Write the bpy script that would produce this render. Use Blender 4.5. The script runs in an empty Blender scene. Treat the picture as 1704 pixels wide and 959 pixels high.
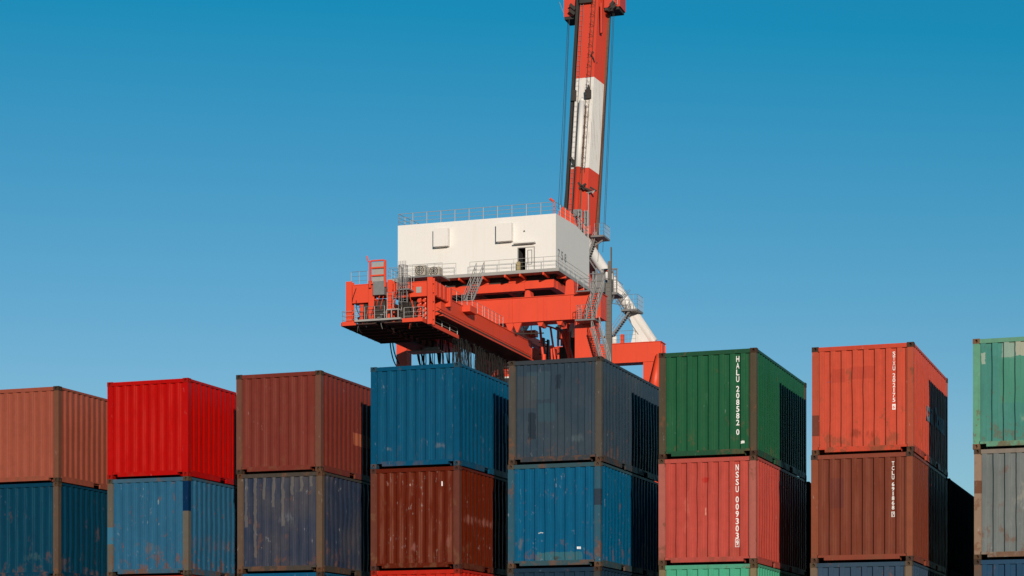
import bpy, bmesh, math, random
from mathutils import Vector, Matrix, noise
R = math.radians
random.seed(7)
S = bpy.context.scene
COL = S.collection

# ------------------------------------------------------------------ camera
CAM_YAW = R(19.554)
CAM_H = 1.94
cd = bpy.data.cameras.new('camera'); cam = bpy.data.objects.new('camera', cd); COL.objects.link(cam)
cam.location = (0, 0, CAM_H); cam.rotation_euler = (R(90), 0, CAM_YAW)
cd.sensor_width = 36; cd.lens = 36*3446/1704
cd.shift_y = (1161.5-479.5)/1704
cd.clip_start = 0.5; cd.clip_end = 20000
S.camera = cam

# ------------------------------------------------------------------ light
SUN_EL = R(9.2); SUN_AZ = R(28.5)        # azimuth measured from -Y towards +X
sun_dir = Vector((math.sin(SUN_AZ)*math.cos(SUN_EL), -math.cos(SUN_AZ)*math.cos(SUN_EL), math.sin(SUN_EL)))
W = bpy.data.worlds.new('World'); S.world = W; W.use_nodes = True
nt = W.node_tree; nt.nodes.clear()
sky = nt.nodes.new('ShaderNodeTexSky'); sky.sky_type = 'NISHITA'; sky.sun_disc = False
sky.sun_elevation = SUN_EL
sky.sun_rotation = math.atan2(sun_dir.x, sun_dir.y)
sky.air_density = 1.0; sky.dust_density = 0.0; sky.ozone_density = 4.0; sky.altitude = 0
bg = nt.nodes.new('ShaderNodeBackground'); bg.inputs['Strength'].default_value = 0.108
wo = nt.nodes.new('ShaderNodeOutputWorld')
# clear, dry evening air: the red end of the spectrum falls off faster away from the horizon
sp = nt.nodes.new('ShaderNodeSeparateColor'); cb = nt.nodes.new('ShaderNodeCombineColor')
def wmath(op, a, b):
    x = nt.nodes.new('ShaderNodeMath'); x.operation = op
    for i,v in enumerate((a,b)):
        if isinstance(v,(int,float)): x.inputs[i].default_value = v
        else: nt.links.new(v, x.inputs[i])
    return x.outputs[0]
nt.links.new(sky.outputs[0], sp.inputs[0])
red = wmath('MAXIMUM', .10, wmath('MINIMUM', sp.outputs[0], wmath('SUBTRACT', wmath('MULTIPLY', sp.outputs[0], 1.75), 1.555)))
nt.links.new(red, cb.inputs[0]); nt.links.new(wmath('MULTIPLY', sp.outputs[1], 1.045), cb.inputs[1]); nt.links.new(sp.outputs[2], cb.inputs[2])
nt.links.new(cb.outputs[0], bg.inputs[0]); nt.links.new(bg.outputs[0], wo.inputs[0])
ld = bpy.data.lights.new('sun', 'SUN'); ld.energy = 5.0; ld.angle = R(0.5); ld.color = (1.0, 0.87, 0.74)
lo = bpy.data.objects.new('sun', ld); COL.objects.link(lo)
lo.rotation_euler = (-sun_dir).to_track_quat('-Z', 'Y').to_euler(); lo.location = (0, -50, 60)
S.view_settings.view_transform = 'Standard'; S.view_settings.look = 'None'
S.view_settings.exposure = 0.0; S.view_settings.gamma = 1.0; S.view_settings.use_curve_mapping = False

# ------------------------------------------------------------------ helpers
def tag(o, label=None, cat=None, group=None, kind=None):
    if label: o['label'] = label
    if cat: o['category'] = cat
    if group: o['group'] = group
    if kind: o['kind'] = kind
    return o

class MB:
    """collects shapes, links them as ONE mesh object"""
    def __init__(s): s.v = []; s.f = []
    def add(s, vs, fs):
        b = len(s.v); s.v += [tuple(v) for v in vs]; s.f += [tuple(b+i for i in f) for f in fs]; return s
    def box(s, a, b):
        x0,y0,z0 = [min(p,q) for p,q in zip(a,b)]; x1,y1,z1 = [max(p,q) for p,q in zip(a,b)]
        return s.add([(x0,y0,z0),(x1,y0,z0),(x1,y1,z0),(x0,y1,z0),(x0,y0,z1),(x1,y0,z1),(x1,y1,z1),(x0,y1,z1)],
                     [(0,3,2,1),(4,5,6,7),(0,1,5,4),(1,2,6,5),(2,3,7,6),(3,0,4,7)])
    def tube(s, p, q, r, n=6, r2=None, caps=True):
        p = Vector(p); q = Vector(q); d = q-p
        if d.length < 1e-6: return s
        d.normalize(); u = d.orthogonal().normalized(); w = d.cross(u); r2 = r if r2 is None else r2
        vs = [p+(u*math.cos(2*math.pi*i/n)+w*math.sin(2*math.pi*i/n))*r for i in range(n)]
        vs += [q+(u*math.cos(2*math.pi*i/n)+w*math.sin(2*math.pi*i/n))*r2 for i in range(n)]
        fs = [(i,(i+1)%n,n+(i+1)%n,n+i) for i in range(n)]
        if caps: fs += [tuple(range(n-1,-1,-1)), tuple(range(n,2*n))]
        return s.add(vs, fs)
    def bar(s, p, q, w, h, up=(0,0,1)):
        p = Vector(p); q = Vector(q); d = (q-p).normalized(); up = Vector(up)
        a = d.cross(up)
        if a.length < 1e-4: a = d.cross(Vector((1,0,0)))
        a.normalize(); b = a.cross(d)
        c = [(-w/2,-h/2),(w/2,-h/2),(w/2,h/2),(-w/2,h/2)]
        vs = [p+a*i+b*j for i,j in c]+[q+a*i+b*j for i,j in c]
        return s.add(vs, [(0,1,2,3),(7,6,5,4),(0,4,5,1),(1,5,6,2),(2,6,7,3),(3,7,4,0)])
    def poly(s, pts, r, n=4):
        for a,b in zip(pts, pts[1:]): s.tube(a,b,r,n)
        return s
    def prism(s, pts, vec):
        n = len(pts); vec = Vector(vec); vs = [Vector(p) for p in pts]; vs += [v+vec for v in vs]
        return s.add(vs, [tuple(range(n-1,-1,-1)), tuple(range(n,2*n))]+[(i,(i+1)%n,n+(i+1)%n,n+i) for i in range(n)])
    def mesh(s, name):
        m = bpy.data.meshes.new(name); m.from_pydata(s.v, [], s.f); m.update()
        bm = bmesh.new(); bm.from_mesh(m); bmesh.ops.recalc_face_normals(bm, faces=bm.faces); bm.to_mesh(m); bm.free()
        return m
    def build(s, name, mat, parent=None, smooth=False):
        m = s.mesh(name); m.materials.append(mat)
        if smooth:
            for p in m.polygons: p.use_smooth = True
        o = bpy.data.objects.new(name, m); COL.objects.link(o)
        if parent: o.parent = parent
        return o

def empty(name, loc, rz=0):
    o = bpy.data.objects.new(name, None); COL.objects.link(o); o.location = loc; o.rotation_euler = (0,0,rz)
    o.empty_display_size = 0.3
    return o

def hexlin(h):
    h = h.lstrip('#'); c = [int(h[i:i+2],16)/255 for i in (0,2,4)]
    return tuple(x/12.92 if x <= .04045 else ((x+.055)/1.055)**2.4 for x in c)

def hexs(h, f=.70): return tuple(x*f for x in hexlin(h))

# ------------------------------------------------------------------ materials
class NT:
    def __init__(s, name):
        s.m = bpy.data.materials.new(name); s.m.use_nodes = True; s.t = s.m.node_tree
        s.b = s.t.nodes['Principled BSDF']
    def n(s, t, **kw):
        x = s.t.nodes.new(t)
        for k,v in kw.items(): setattr(x,k,v)
        return x
    def l(s, a, b): s.t.links.new(a, b)
    def math(s, op, a, b=None, clamp=False):
        x = s.n('ShaderNodeMath', operation=op); x.use_clamp = clamp
        for i,v in enumerate((a,b)):
            if v is None: continue
            if isinstance(v,(int,float)): x.inputs[i].default_value = v
            else: s.l(v, x.inputs[i])
        return x.outputs[0]
    def ramp(s, v, lo, hi):
        x = s.n('ShaderNodeMapRange'); x.interpolation_type = 'SMOOTHSTEP'
        s.l(v, x.inputs['Value'])
        for nm,val in (('From Min',lo),('From Max',hi)):
            x.inputs[nm].default_value = val
        return x.outputs['Result']
    def noise(s, vec, scale, detail=4, rough=.55, vscale=(1,1,1), off=(0,0,0)):
        mp = s.n('ShaderNodeMapping'); mp.inputs['Scale'].default_value = vscale; mp.inputs['Location'].default_value = off
        s.l(vec, mp.inputs['Vector'])
        x = s.n('ShaderNodeTexNoise'); x.inputs['Scale'].default_value = scale; x.inputs['Detail'].default_value = detail
        x.inputs['Roughness'].default_value = rough
        s.l(mp.outputs[0], x.inputs['Vector']); return x.outputs['Fac']
    def mix(s, fac, a, b, mode='MIX'):
        x = s.n('ShaderNodeMix', data_type='RGBA', blend_type=mode)
        if isinstance(fac,(int,float)): x.inputs['Factor'].default_value = fac
        else: s.l(fac, x.inputs['Factor'])
        for sock,v in ((x.inputs[6],a),(x.inputs[7],b)):
            if isinstance(v, tuple): sock.default_value = (*v[:3],1)
            else: s.l(v, sock)
        return x.outputs[2]

def simple(name, rgb, rough=.5, metal=0., var=.12, scale=1.2, dirt=None, streak=0., spec=.4):
    """painted / galvanised steel with soft mottling and running streaks"""
    k = NT(name); tc = k.n('ShaderNodeTexCoord').outputs['Object']
    n1 = k.noise(tc, scale, 5); c = k.mix(n1, tuple(x*(1-var) for x in rgb), tuple(min(1,x*(1+var)) for x in rgb))
    if streak:
        ns = k.noise(tc, 1.0, 5, .65, (2.5,2.5,.18), (3,1,7))
        c = k.mix(k.math('MULTIPLY', k.ramp(ns,.52,.8), streak), c, dirt or (.1,.06,.04))
    k.l(c, k.b.inputs['Base Color']); k.b.inputs['Roughness'].default_value = rough
    k.b.inputs['Metallic'].default_value = metal; k.b.inputs['Specular IOR Level'].default_value = spec
    return k.m

def paint(name, hexc, seed, fade=.25, rust=.3, scuff=.3, streak=.3, rough=.36, patches=(), fade_col=None, spec=.12, edge=.0, dark=.0):
    """weathered container paint: fading, rust bleeding from the bottom, streaks, scuffs and touched-up rectangles"""
    rgb = hexlin(hexc) if isinstance(hexc,str) else hexc
    k = NT(name); tc = k.n('ShaderNodeTexCoord').outputs['Object']; off = (seed*3.71, seed*1.93, seed*2.57)
    sep = k.n('ShaderNodeSeparateXYZ'); k.l(tc, sep.inputs[0]); X,Y,Z = sep.outputs
    big = k.noise(tc, .55, 3, .5, off=off)
    fc = fade_col or tuple(min(1,(x*.97+.03*sum(rgb)/3)*1.35) for x in rgb)
    c = k.mix(k.math('MULTIPLY', k.ramp(big,.35,.75), fade), rgb, fc)
    mott = k.noise(tc, 5.5, 6, .65, off=off)
    c = k.mix(k.math('MULTIPLY', k.ramp(mott,.3,.75), .28), c, tuple(x*.62 for x in rgb))
    for pt in patches:
        x0,x1,y0,y1,z0,z1,pc,op = pt[:8]
        msk = None
        wob = k.math('MULTIPLY', k.math('SUBTRACT', k.noise(tc, 6, 3, .6, off=off), .5), .10 if op < .95 else .01)
        for ax,(a,b) in zip((X,Y,Z),((x0,x1),(y0,y1),(z0,z1))):
            av = k.math('ADD', ax, wob)
            t = k.math('MULTIPLY', k.math('GREATER_THAN', av, a), k.math('LESS_THAN', av, b))
            msk = t if msk is None else k.math('MULTIPLY', msk, t)
        if len(pt) > 8:       # ragged stain with no straight edge: noise that thins out towards the rim
            win = None
            for ax,(a,b) in zip((X,Y,Z),((x0,x1),(y0,y1),(z0,z1))):
                if b-a > .9 and ax is Y: continue
                mg = .48*(b-a); t = k.math('MULTIPLY', k.ramp(ax, a, a+mg), k.ramp(k.math('MULTIPLY', ax, -1), -b, -b+mg))
                win = t if win is None else k.math('MULTIPLY', win, t)
            nz = k.noise(tc, 3.2, 8, .72, (1.6,1.6,.7), (off[0]+x0,off[1]+z0,off[2]))
            msk = k.ramp(k.math('ADD', nz, k.math('MULTIPLY', k.math('SUBTRACT', win, 1), .34)), .38, .56)
            if y0 < -3.5 and y1 < -2.5: msk = k.math('MULTIPLY', msk, k.math('LESS_THAN', Y, y1))
        c = k.mix(k.math('MULTIPLY', msk, op), c, hexs(pc))
    st = k.noise(tc, 1.0, 6, .7, (9,9,.5), off)
    c = k.mix(k.math('MULTIPLY', k.ramp(st,.5,.78), streak), c, tuple(x*.35+.002 for x in rgb))
    if edge:      # pale lines on sun-facing folds: rib highlights painted in, plus chalky rubbed paint
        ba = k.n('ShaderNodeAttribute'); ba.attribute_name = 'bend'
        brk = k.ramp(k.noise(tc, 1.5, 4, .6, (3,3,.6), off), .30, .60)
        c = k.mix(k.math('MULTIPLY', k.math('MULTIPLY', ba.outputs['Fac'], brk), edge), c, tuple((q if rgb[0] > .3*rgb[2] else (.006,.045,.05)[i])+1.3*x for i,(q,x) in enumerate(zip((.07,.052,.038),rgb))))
    # pale scuffs: short vertical and horizontal nicks
    sc = k.noise(tc, 7.0, 8, .75, (1.6,1.6,.6), off)
    gate = k.noise(tc, 1.6, 2, .5, off=(off[0]+5,off[1],off[2]))
    nk = k.math('MULTIPLY', k.ramp(sc,.655-.11*scuff,.70-.11*scuff), k.ramp(gate,.53-.12*scuff,.62-.12*scuff))
    c = k.mix(k.math('MULTIPLY', nk, scuff), c, tuple(.22+.6*x for x in rgb))
    # rust
    rn = k.noise(tc, 3.2, 9, .72, (1,1,.75), (off[0]+9,off[1]+2,off[2]))
    low = k.ramp(k.math('MULTIPLY', Z, -1), -1.1, .05)
    thr = k.math('ADD', rn, k.math('MULTIPLY', low, .10))
    rm = k.math('MULTIPLY', k.ramp(thr, .625-.13*rust, .70-.11*rust), min(1, rust*1.6))
    rc = k.mix(k.noise(tc, 14, 5, .6, off=off), (.055,.022,.012), (.17,.075,.035))
    c = k.mix(rm, c, rc)
    if dark: c = k.mix(dark, c, (.01,.01,.01))
    k.l(c, k.b.inputs['Base Color'])
    rr = k.math('ADD', k.math('MULTIPLY', rm, .35), rough); k.l(k.math('ADD', rr, k.math('MULTIPLY', mott, .12)), k.b.inputs['Roughness'])
    k.b.inputs['Specular IOR Level'].default_value = spec
    bp = k.n('ShaderNodeBump'); bp.inputs['Strength'].default_value = .18; bp.inputs['Distance'].default_value = .02
    hb = k.math('ADD', k.noise(tc, 2.2, 3, .5, off=off), k.math('MULTIPLY', rm, .25))
    k.l(hb, bp.inputs['Height']); k.l(bp.outputs[0], k.b.inputs['Normal'])
    return k.m

M = {}
M['red'] = simple('red_crane_paint', (0.555, 0.0481, 0.0148), .5, var=.10, scale=.35, streak=.40, dirt=(.22,.03,.015))
M['red2'] = simple('boom_red_paint', (0.4625, 0.0398, 0.0166), .5, var=.10, scale=.3, streak=.35, dirt=(.25,.04,.02))
M['white'] = simple('white_crane_paint', (0.592, 0.5735, 0.5411), .5, var=.05, scale=.3, streak=.22, dirt=(.40,.31,.23))
M['galv'] = simple('galvanised_steel', (.17,.17,.168), .5, .25, .25, 3, streak=.2, dirt=(.12,.1,.08))
M['palegalv'] = simple('pale_galvanised_steel', (.27,.265,.25), .55, .1, .15, 3)
M['dark'] = simple('greasy_steel_and_shade', (.03,.024,.02), .6, .2, .3, 2)  # greasy steel; also dark plates where shade is put into the colour
M['brown'] = simple('brown_greasy_rail', (.10,.055,.035), .6, .1, .4, 3)
M['rubber'] = simple('black_cable_rubber', (.008,.0075,.007), .65, 0, .3, 3)
M['under'] = simple('underside_shade_brown', (.035,.012,.009), .75, 0, .3, 2)  # brown darkened to put underside shade into the colour
M['mast'] = simple('weathered_mast_steel', (.12,.115,.105), .6, .2, .3, 2)
M['rope'] = simple('wire_rope', (.06,.06,.062), .5, .5, .2, 3)
M['void'] = simple('dark_interior', (.02,.02,.022), .8, 0, .2)
M['beige'] = simple('beige_unit_paint', (.34,.31,.26), .6, 0, .2, 4, streak=.4, dirt=(.1,.08,.05))
M['letter'] = simple('white_lettering', (.64,.63,.61), .55, 0, .08, 6)
M['greylet'] = simple('grey_number_paint', (.17,.18,.19), .6, 0, .2, 6)
M['yellow'] = simple('yellow_paint', (.28,.22,.10), .6, 0, .15, 5)
M['glass'] = simple('cab_glass', (.03,.04,.05), .08, 0, .1, spec=.6)

def house_white():
    k = NT('machinery_house_white'); tc = k.n('ShaderNodeTexCoord').outputs['Object']
    sep = k.n('ShaderNodeSeparateXYZ'); k.l(tc, sep.inputs[0])
    u = k.math('ADD', sep.outputs[0], sep.outputs[1])
    fr = k.math('FRACT', k.math('MULTIPLY', u, 1/0.92))
    seam = k.math('LESS_THAN', fr, .025)
    n1 = k.noise(tc, .6, 4); c = k.mix(n1, (.575,.557,.525), (.61,.593,.563))
    ns = k.noise(tc, 1.0, 6, .65, (2.2,2.2,.12), (1,2,3))
    c = k.mix(k.math('MULTIPLY', k.ramp(ns,.5,.85), .30), c, (.52,.45,.37))
    c = k.mix(k.math('MULTIPLY', seam, .22), c, (.5,.46,.42))
    k.l(c, k.b.inputs['Base Color']); k.b.inputs['Roughness'].default_value = .55
    bp = k.n('ShaderNodeBump'); bp.inputs['Strength'].default_value = .25; bp.inputs['Distance'].default_value = .02
    k.l(k.math('SUBTRACT', k.noise(tc, 1.1, 2), k.math('MULTIPLY', seam, .6)), bp.inputs['Height']); k.l(bp.outputs[0], k.b.inputs['Normal'])
    return k.m
M['house'] = house_white()

def boom_white():
    k = NT('boom_white_paint'); tc = k.n('ShaderNodeTexCoord').outputs['Object']
    n1 = k.noise(tc, .5, 4); c = k.mix(n1, (.537,.518,.48), (0.592, 0.5735, 0.5411))
    ns = k.noise(tc, 1.0, 6, .7, (3.2,3.2,.16), (4,2,3))
    c = k.mix(k.math('MULTIPLY', k.ramp(ns,.5,.72), .6), c, (.22,.15,.10))
    k.l(c, k.b.inputs['Base Color']); k.b.inputs['Roughness'].default_value = .5
    return k.m
M['boomwhite'] = boom_white()

# ------------------------------------------------------------------ setting: ground, quay, water
def ground_mat():
    k = NT('asphalt'); tc = k.n('ShaderNodeTexCoord').outputs['Object']
    c = k.mix(k.noise(tc, .15, 8, .6), (.04,.04,.042), (.075,.073,.07)); c = k.mix(k.math('MULTIPLY', k.ramp(k.noise(tc, 30, 3),.4,.7),.5), c, (.1,.098,.09))
    k.l(c, k.b.inputs['Base Color']); k.b.inputs['Roughness'].default_value = .85; return k.m
def sheet(name, x0,x1,y0,y1,z,m):
    o = MB().add([(x0,y0,z),(x1,y0,z),(x1,y1,z),(x0,y1,z)],[(0,1,2,3)]).build(name, m); return tag(o, kind='structure')
sheet('ground', -3000,3000,-3000,236,0, ground_mat())
def water_mat():
    k = NT('sea_water'); tc = k.n('ShaderNodeTexCoord').outputs['Object']
    k.b.inputs['Base Color'].default_value = (.01,.03,.045,1); k.b.inputs['Roughness'].default_value = .12
    bp = k.n('ShaderNodeBump'); bp.inputs['Strength'].default_value = .5; k.l(k.noise(tc,.4,5), bp.inputs['Height']); k.l(bp.outputs[0], k.b.inputs['Normal']); return k.m
sheet('water', -6000,6000,237.5,9000,-2.5, water_mat())
tag(MB().box((-3000,236,-6),(3000,237.5,.25)).build('quay_wall', simple('quay_concrete',(.25,.24,.22),.85)), kind='structure')

# ------------------------------------------------------------------ containers
CW, CL, CH = 2.438, 6.058, 2.591
HX, HY = CW/2, CL/2

def profile(t, rise):
    # 0 = inner flat (recessed), 1 = outer flat
    kn = knots(rise); t = (t-kn[0][0]) % 1.0 + kn[0][0]
    for (t0,o0),(t1,o1) in zip(kn, kn[1:]):
        if t <= t1: return o0+(o1-o0)*(t-t0)/(t1-t0)
    return 0.
def knots(r, e=.020):
    # folded sheet with rounded (chamfered) bends
    a = .5-r; q = e/r
    return [(e,0),(a-e,0),(a+e,q),(.5-e,1-q),(.5+e,1),(1-r-e,1),(1-r+e,1-q),(1-e,q),(1+e,0)]

def corrugated(length, h0, h1, pitch, depth, rise, phase, seed, dent, nz=14):
    """list of (s, z, outward offset) rows for a corrugated sheet; s in [-length/2, length/2]"""
    ss = set([-length/2, length/2])
    k0 = int(-length/pitch)-2
    for k in range(k0, -k0+1):
        for t in [kk[0] for kk in knots(rise)]+[.25-rise/2, .75-rise/2, 1-rise/2, .5-rise/2]:
            s = (k+t)*pitch+phase
            if -length/2+.004 < s < length/2-.004: ss.add(s)
    ss = sorted(ss)
    rows = []
    for j in range(nz+1):
        z = h0+(h1-h0)*j/nz
        row = []
        for s in ss:
            o = profile((s-phase)/pitch, rise)*depth
            ed = min(1, (length/2-abs(s))*4)*min(1,(z-h0)*4)*min(1,(h1-z)*4)
            dn = noise.noise(Vector((s*.9+seed*7.3, z*1.1, seed*3.1)))*dent
            dn2 = noise.noise(Vector((s*3.3+seed*2.3, z*2.1, seed*5.1)))*dent*.35
            sh = noise.noise(Vector((s*2.1, z*1.6+seed*4, seed)))*.010*ed*(dent/.02)
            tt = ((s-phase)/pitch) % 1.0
            bend = 1. if (min(abs(tt-(1-rise)), abs(tt-1), tt) < .0215) else 0.  # marks only the sun-facing folds, for the painted highlight lines
            row.append((s+sh, z, o+(dn+dn2)*ed, bend))
        rows.append(row)
    return rows

def sheet_mesh(name, rows, fn):
    vs = [fn(*p[:3]) for r in rows for p in r]; n = len(rows[0])
    fs = [(j*n+i, j*n+i+1, (j+1)*n+i+1, (j+1)*n+i) for j in range(len(rows)-1) for i in range(n-1)]
    m = bpy.data.meshes.new(name); m.from_pydata(vs, [], fs); m.update()
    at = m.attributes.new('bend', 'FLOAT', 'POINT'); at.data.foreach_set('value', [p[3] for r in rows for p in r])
    return m

END_DEPTH, SIDE_DEPTH = .045, .036
END_PITCH, SIDE_PITCH = .2655, .279
END_X = .743 - (.25-.09/2)*END_PITCH             # an inner flat is centred at x = .743 (where the numbers are painted)

def casting(mb, cx, cy, cz, sx, sy):
    """corner casting with real recessed oval holes on its end and side faces; cx,cy = outer corner"""
    a, b, h = .165, .178, .118; z0, z1 = cz, cz+h; n = 16
    def face(org, ux, w, nrm, holes):
        # rectangle w x h spanned by ux and z, with an oval recess
        O = Vector(org); U = Vector(ux); N = Vector(nrm); Zv = Vector((0,0,1))
        rect = []; oval = []
        hw, hh = holes
        for i in range(n):
            t = 2*math.pi*(i+.5)/n; c, s_ = math.cos(t), math.sin(t)
            k = min((w/2)/max(abs(c),1e-6), (h/2)/max(abs(s_),1e-6))
            rx, rz = c*k, s_*k
            rect.append(O+U*(w/2+rx)+Zv*(h/2+rz)); oval.append(O+U*(w/2+hw*c)+Zv*(h/2+hh*s_))
        back = [p-N*.06 for p in oval]
        vs = rect+oval+back
        fs = [(i,(i+1)%n,n+(i+1)%n,n+i) for i in range(n)]+[(n+i,n+(i+1)%n,2*n+(i+1)%n,2*n+i) for i in range(n)]+[tuple(range(2*n,3*n))]
        mb.add(vs, fs)
        # square off the four corners
        for i in range(n):
            p, q = rect[i], rect[(i+1)%n]
            pu, qu = (p-O).dot(U), (q-O).dot(U); pz, qz = (p-O).z, (q-O).z
            if abs(pu-qu) > 1e-5 and abs(pz-qz) > 1e-5:
                mb.add([p, q, O+U*(w if pu > w/2 else 0)+Zv*(h if pz > h/2 else 0)], [(0,1,2)])
    x0 = cx - sx*a; y0 = cy - sy*b
    face((cx if sx < 0 else x0, cy, z0), (1,0,0), a, (0,sy,0), (.031,.040))
    face((cx, cy if sy < 0 else y0, z0), (0,1,0), b, (sx,0,0), (.031,.040))
    # remaining faces
    mb.add([(x0,y0,z0),(x0,y0,z1),(cx,y0,z1),(cx,y0,z0)],[(0,1,2,3)])
    mb.add([(x0,y0,z0),(x0,y0,z1),(x0,cy,z1),(x0,cy,z0)],[(0,1,2,3)])
    for z in (z0,z1): mb.add([(x0,y0,z),(cx,y0,z),(cx,cy,z),(x0,cy,z)],[(0,1,2,3)])

def raw(name, mesh, parent):
    o = bpy.data.objects.new(name, mesh); COL.objects.link(o); o.parent = parent
    mesh.materials.append(None); o.material_slots[0].link = 'OBJECT'; return o

def make_container(seed, dent, pitch=END_PITCH):
    root = empty('shipping_container', (0,0,0))
    P = .150
    for sx in (-1,1):
        for sy in (-1,1):
            mb = MB().box((sx*(HX-.006), sy*(HY-.006), .1181), (sx*(HX-P), sy*(HY-.15), CH-.1181))
            # the folded lips of the post
            mb.box((sx*(HX-P-.0005), sy*(HY-.020), .18), (sx*(HX-P-.028), sy*(HY-.10), CH-.13))
            post = raw('corner_post', mb.mesh('corner_post'), root)
            for z in (0, CH-.118):
                cb = MB(); casting(cb, sx*HX, sy*HY, z, sx, sy)
                raw('corner_casting', cb.mesh('corner_casting'), post)
    inx = HX-.165
    # end walls
    for sy in (-1,1):
        rows = corrugated(2*(HX-P)-.058, .170, CH-.105, pitch, END_DEPTH*pitch/END_PITCH, .085, END_X, seed+(0 if sy<0 else 9), dent)
        m = sheet_mesh('end_wall', rows, lambda s,z,o: (s, sy*(HY-.068+o), z))
        raw('end_wall', m, root)
        hy = HY-.008
        mb = MB().box((-inx, sy*hy, CH-.112), (inx, sy*(hy-.09), CH-.012))
        raw('top_rail', mb.mesh('top_rail'), root)
        # sill, raised at its ends next to the castings
        mb = MB().box((-inx+.150, sy*hy, .052), (inx-.150, sy*(hy-.12), .1715))
        for s2 in (-1,1): mb.box((s2*(inx-.1495), sy*hy, .118), (s2*inx, sy*(hy-.12), .1715))
        raw('bottom_rail', mb.mesh('bottom_rail'), root)
    iny = HY-.178
    for sx in (-1,1):
        rows = corrugated(2*(HY-.15)-.004, .165, CH-.062, SIDE_PITCH, SIDE_DEPTH, .22, .03, seed+20+sx, dent)
        m = sheet_mesh('side_wall', rows, lambda s,z,o: (sx*(HX-.055+o), s, z))
        raw('side_wall', m, root)
        mb = MB().box((sx*(HX-.010), -iny, CH-.070), (sx*(HX-.075), iny, CH-.010))
        raw('top_rail', mb.mesh('top_rail'), root)
        hx = HX-.008
        mb = MB()
        cuts = [-iny, -1.025-.18, -1.025+.18, 1.025-.18, 1.025+.18, iny]
        for i in range(0,5,2): mb.box((sx*hx, cuts[i], .017), (sx*(hx-.05), cuts[i+1], .158))
        for i in (1,3):
            mb.box((sx*hx, cuts[i]+.0005, .135), (sx*(hx-.05), cuts[i+1]-.0005, .158))
        mb.box((sx*(hx-.3), -iny, .03), (sx*(hx-.31), iny, .15))
        mb.box((sx*(hx-.002), -iny, .1582), (sx*(hx-.06), iny, .172))
        raw('bottom_rail', mb.mesh('bottom_rail'), root)
    mb = MB()
    n = 24
    for i in range(n):
        y0 = -HY+.10+(2*HY-.2)*i/n; d = (2*HY-.2)/n
        mb.add([(-HX+.05,y0,CH-.03),(HX-.05,y0,CH-.03),(HX-.05,y0+d*.5,CH-.03),(-HX+.05,y0+d*.5,CH-.03),
                (-HX+.05,y0+d*.6,CH-.014),(HX-.05,y0+d*.6,CH-.014),(HX-.05,y0+d*.95,CH-.014),(-HX+.05,y0+d*.95,CH-.014),
                (-HX+.05,y0+d,CH-.03),(HX-.05,y0+d,CH-.03)],[(0,1,2,3),(3,2,5,4),(4,5,6,7),(7,6,9,8)])
    raw('roof', mb.mesh('roof'), root)
    raw('floor', MB().box((-HX+.07,-HY+.6,.10),(HX-.07,HY-.6,.16)).mesh('floor'), root)
    return root

PROTOS = [make_container(1,.012), make_container(2,.022), make_container(3,.036), make_container(4,.024,.1785)]
used = set()
def copy_tree(o, parent=None):
    c = o.copy(); COL.objects.link(c); c.parent = parent
    for ch in list(o.children): copy_tree(ch, c)
    return c
GROUP = 'stacked shipping containers'
def place_container(variant, loc, rz, label, wall, frame, post, cast):
    if variant not in used: root = PROTOS[variant]; used.add(variant)
    else: root = copy_tree(PROTOS[variant])
    root.location = loc; root.rotation_euler = (0,0,rz); tag(root, label, 'container', GROUP)
    def setm(o, m): o.material_slots[0].material = m
    for ch in root.children:
        b = ch.name.split('.')[0]
        if b in ('end_wall','side_wall','roof'): setm(ch, wall)
        elif b in ('top_rail','bottom_rail','floor'): setm(ch, frame)
        elif b == 'corner_post':
            setm(ch, post)
            for g in ch.children: setm(g, cast)
    return root

# lettering -----------------------------------------------------------------
def glyph(ch, bold=.018):
    cu = bpy.data.curves.new('glyph', 'FONT'); cu.body = ch; cu.offset = bold; cu.resolution_u = 3
    ob = bpy.data.objects.new('glyph', cu); COL.objects.link(ob)
    dg = bpy.context.evaluated_depsgraph_get()
    me = bpy.data.meshes.new_from_object(ob.evaluated_get(dg))
    vs = [v.co.copy() for v in me.vertices]; fs = [tuple(p.vertices) for p in me.polygons]
    bpy.data.objects.remove(ob); bpy.data.meshes.remove(me); bpy.data.curves.remove(cu)
    return vs, fs
GL = {}
def put_glyph(mb, ch, cx, cz, w, h, fn, bold=.018):
    if ch not in GL: GL[ch] = glyph(ch, bold)
    vs, fs = GL[ch]
    x0 = min(v.x for v in vs); x1 = max(v.x for v in vs); y0 = min(v.y for v in vs); y1 = max(v.y for v in vs)
    if ch in '1I': w = w*.35
    mb.add([fn(cx+((v.x-x0)/(x1-x0)-.5)*w, cz+((v.y-y0)/(y1-y0)-.5)*h) for v in vs], fs)

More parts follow.
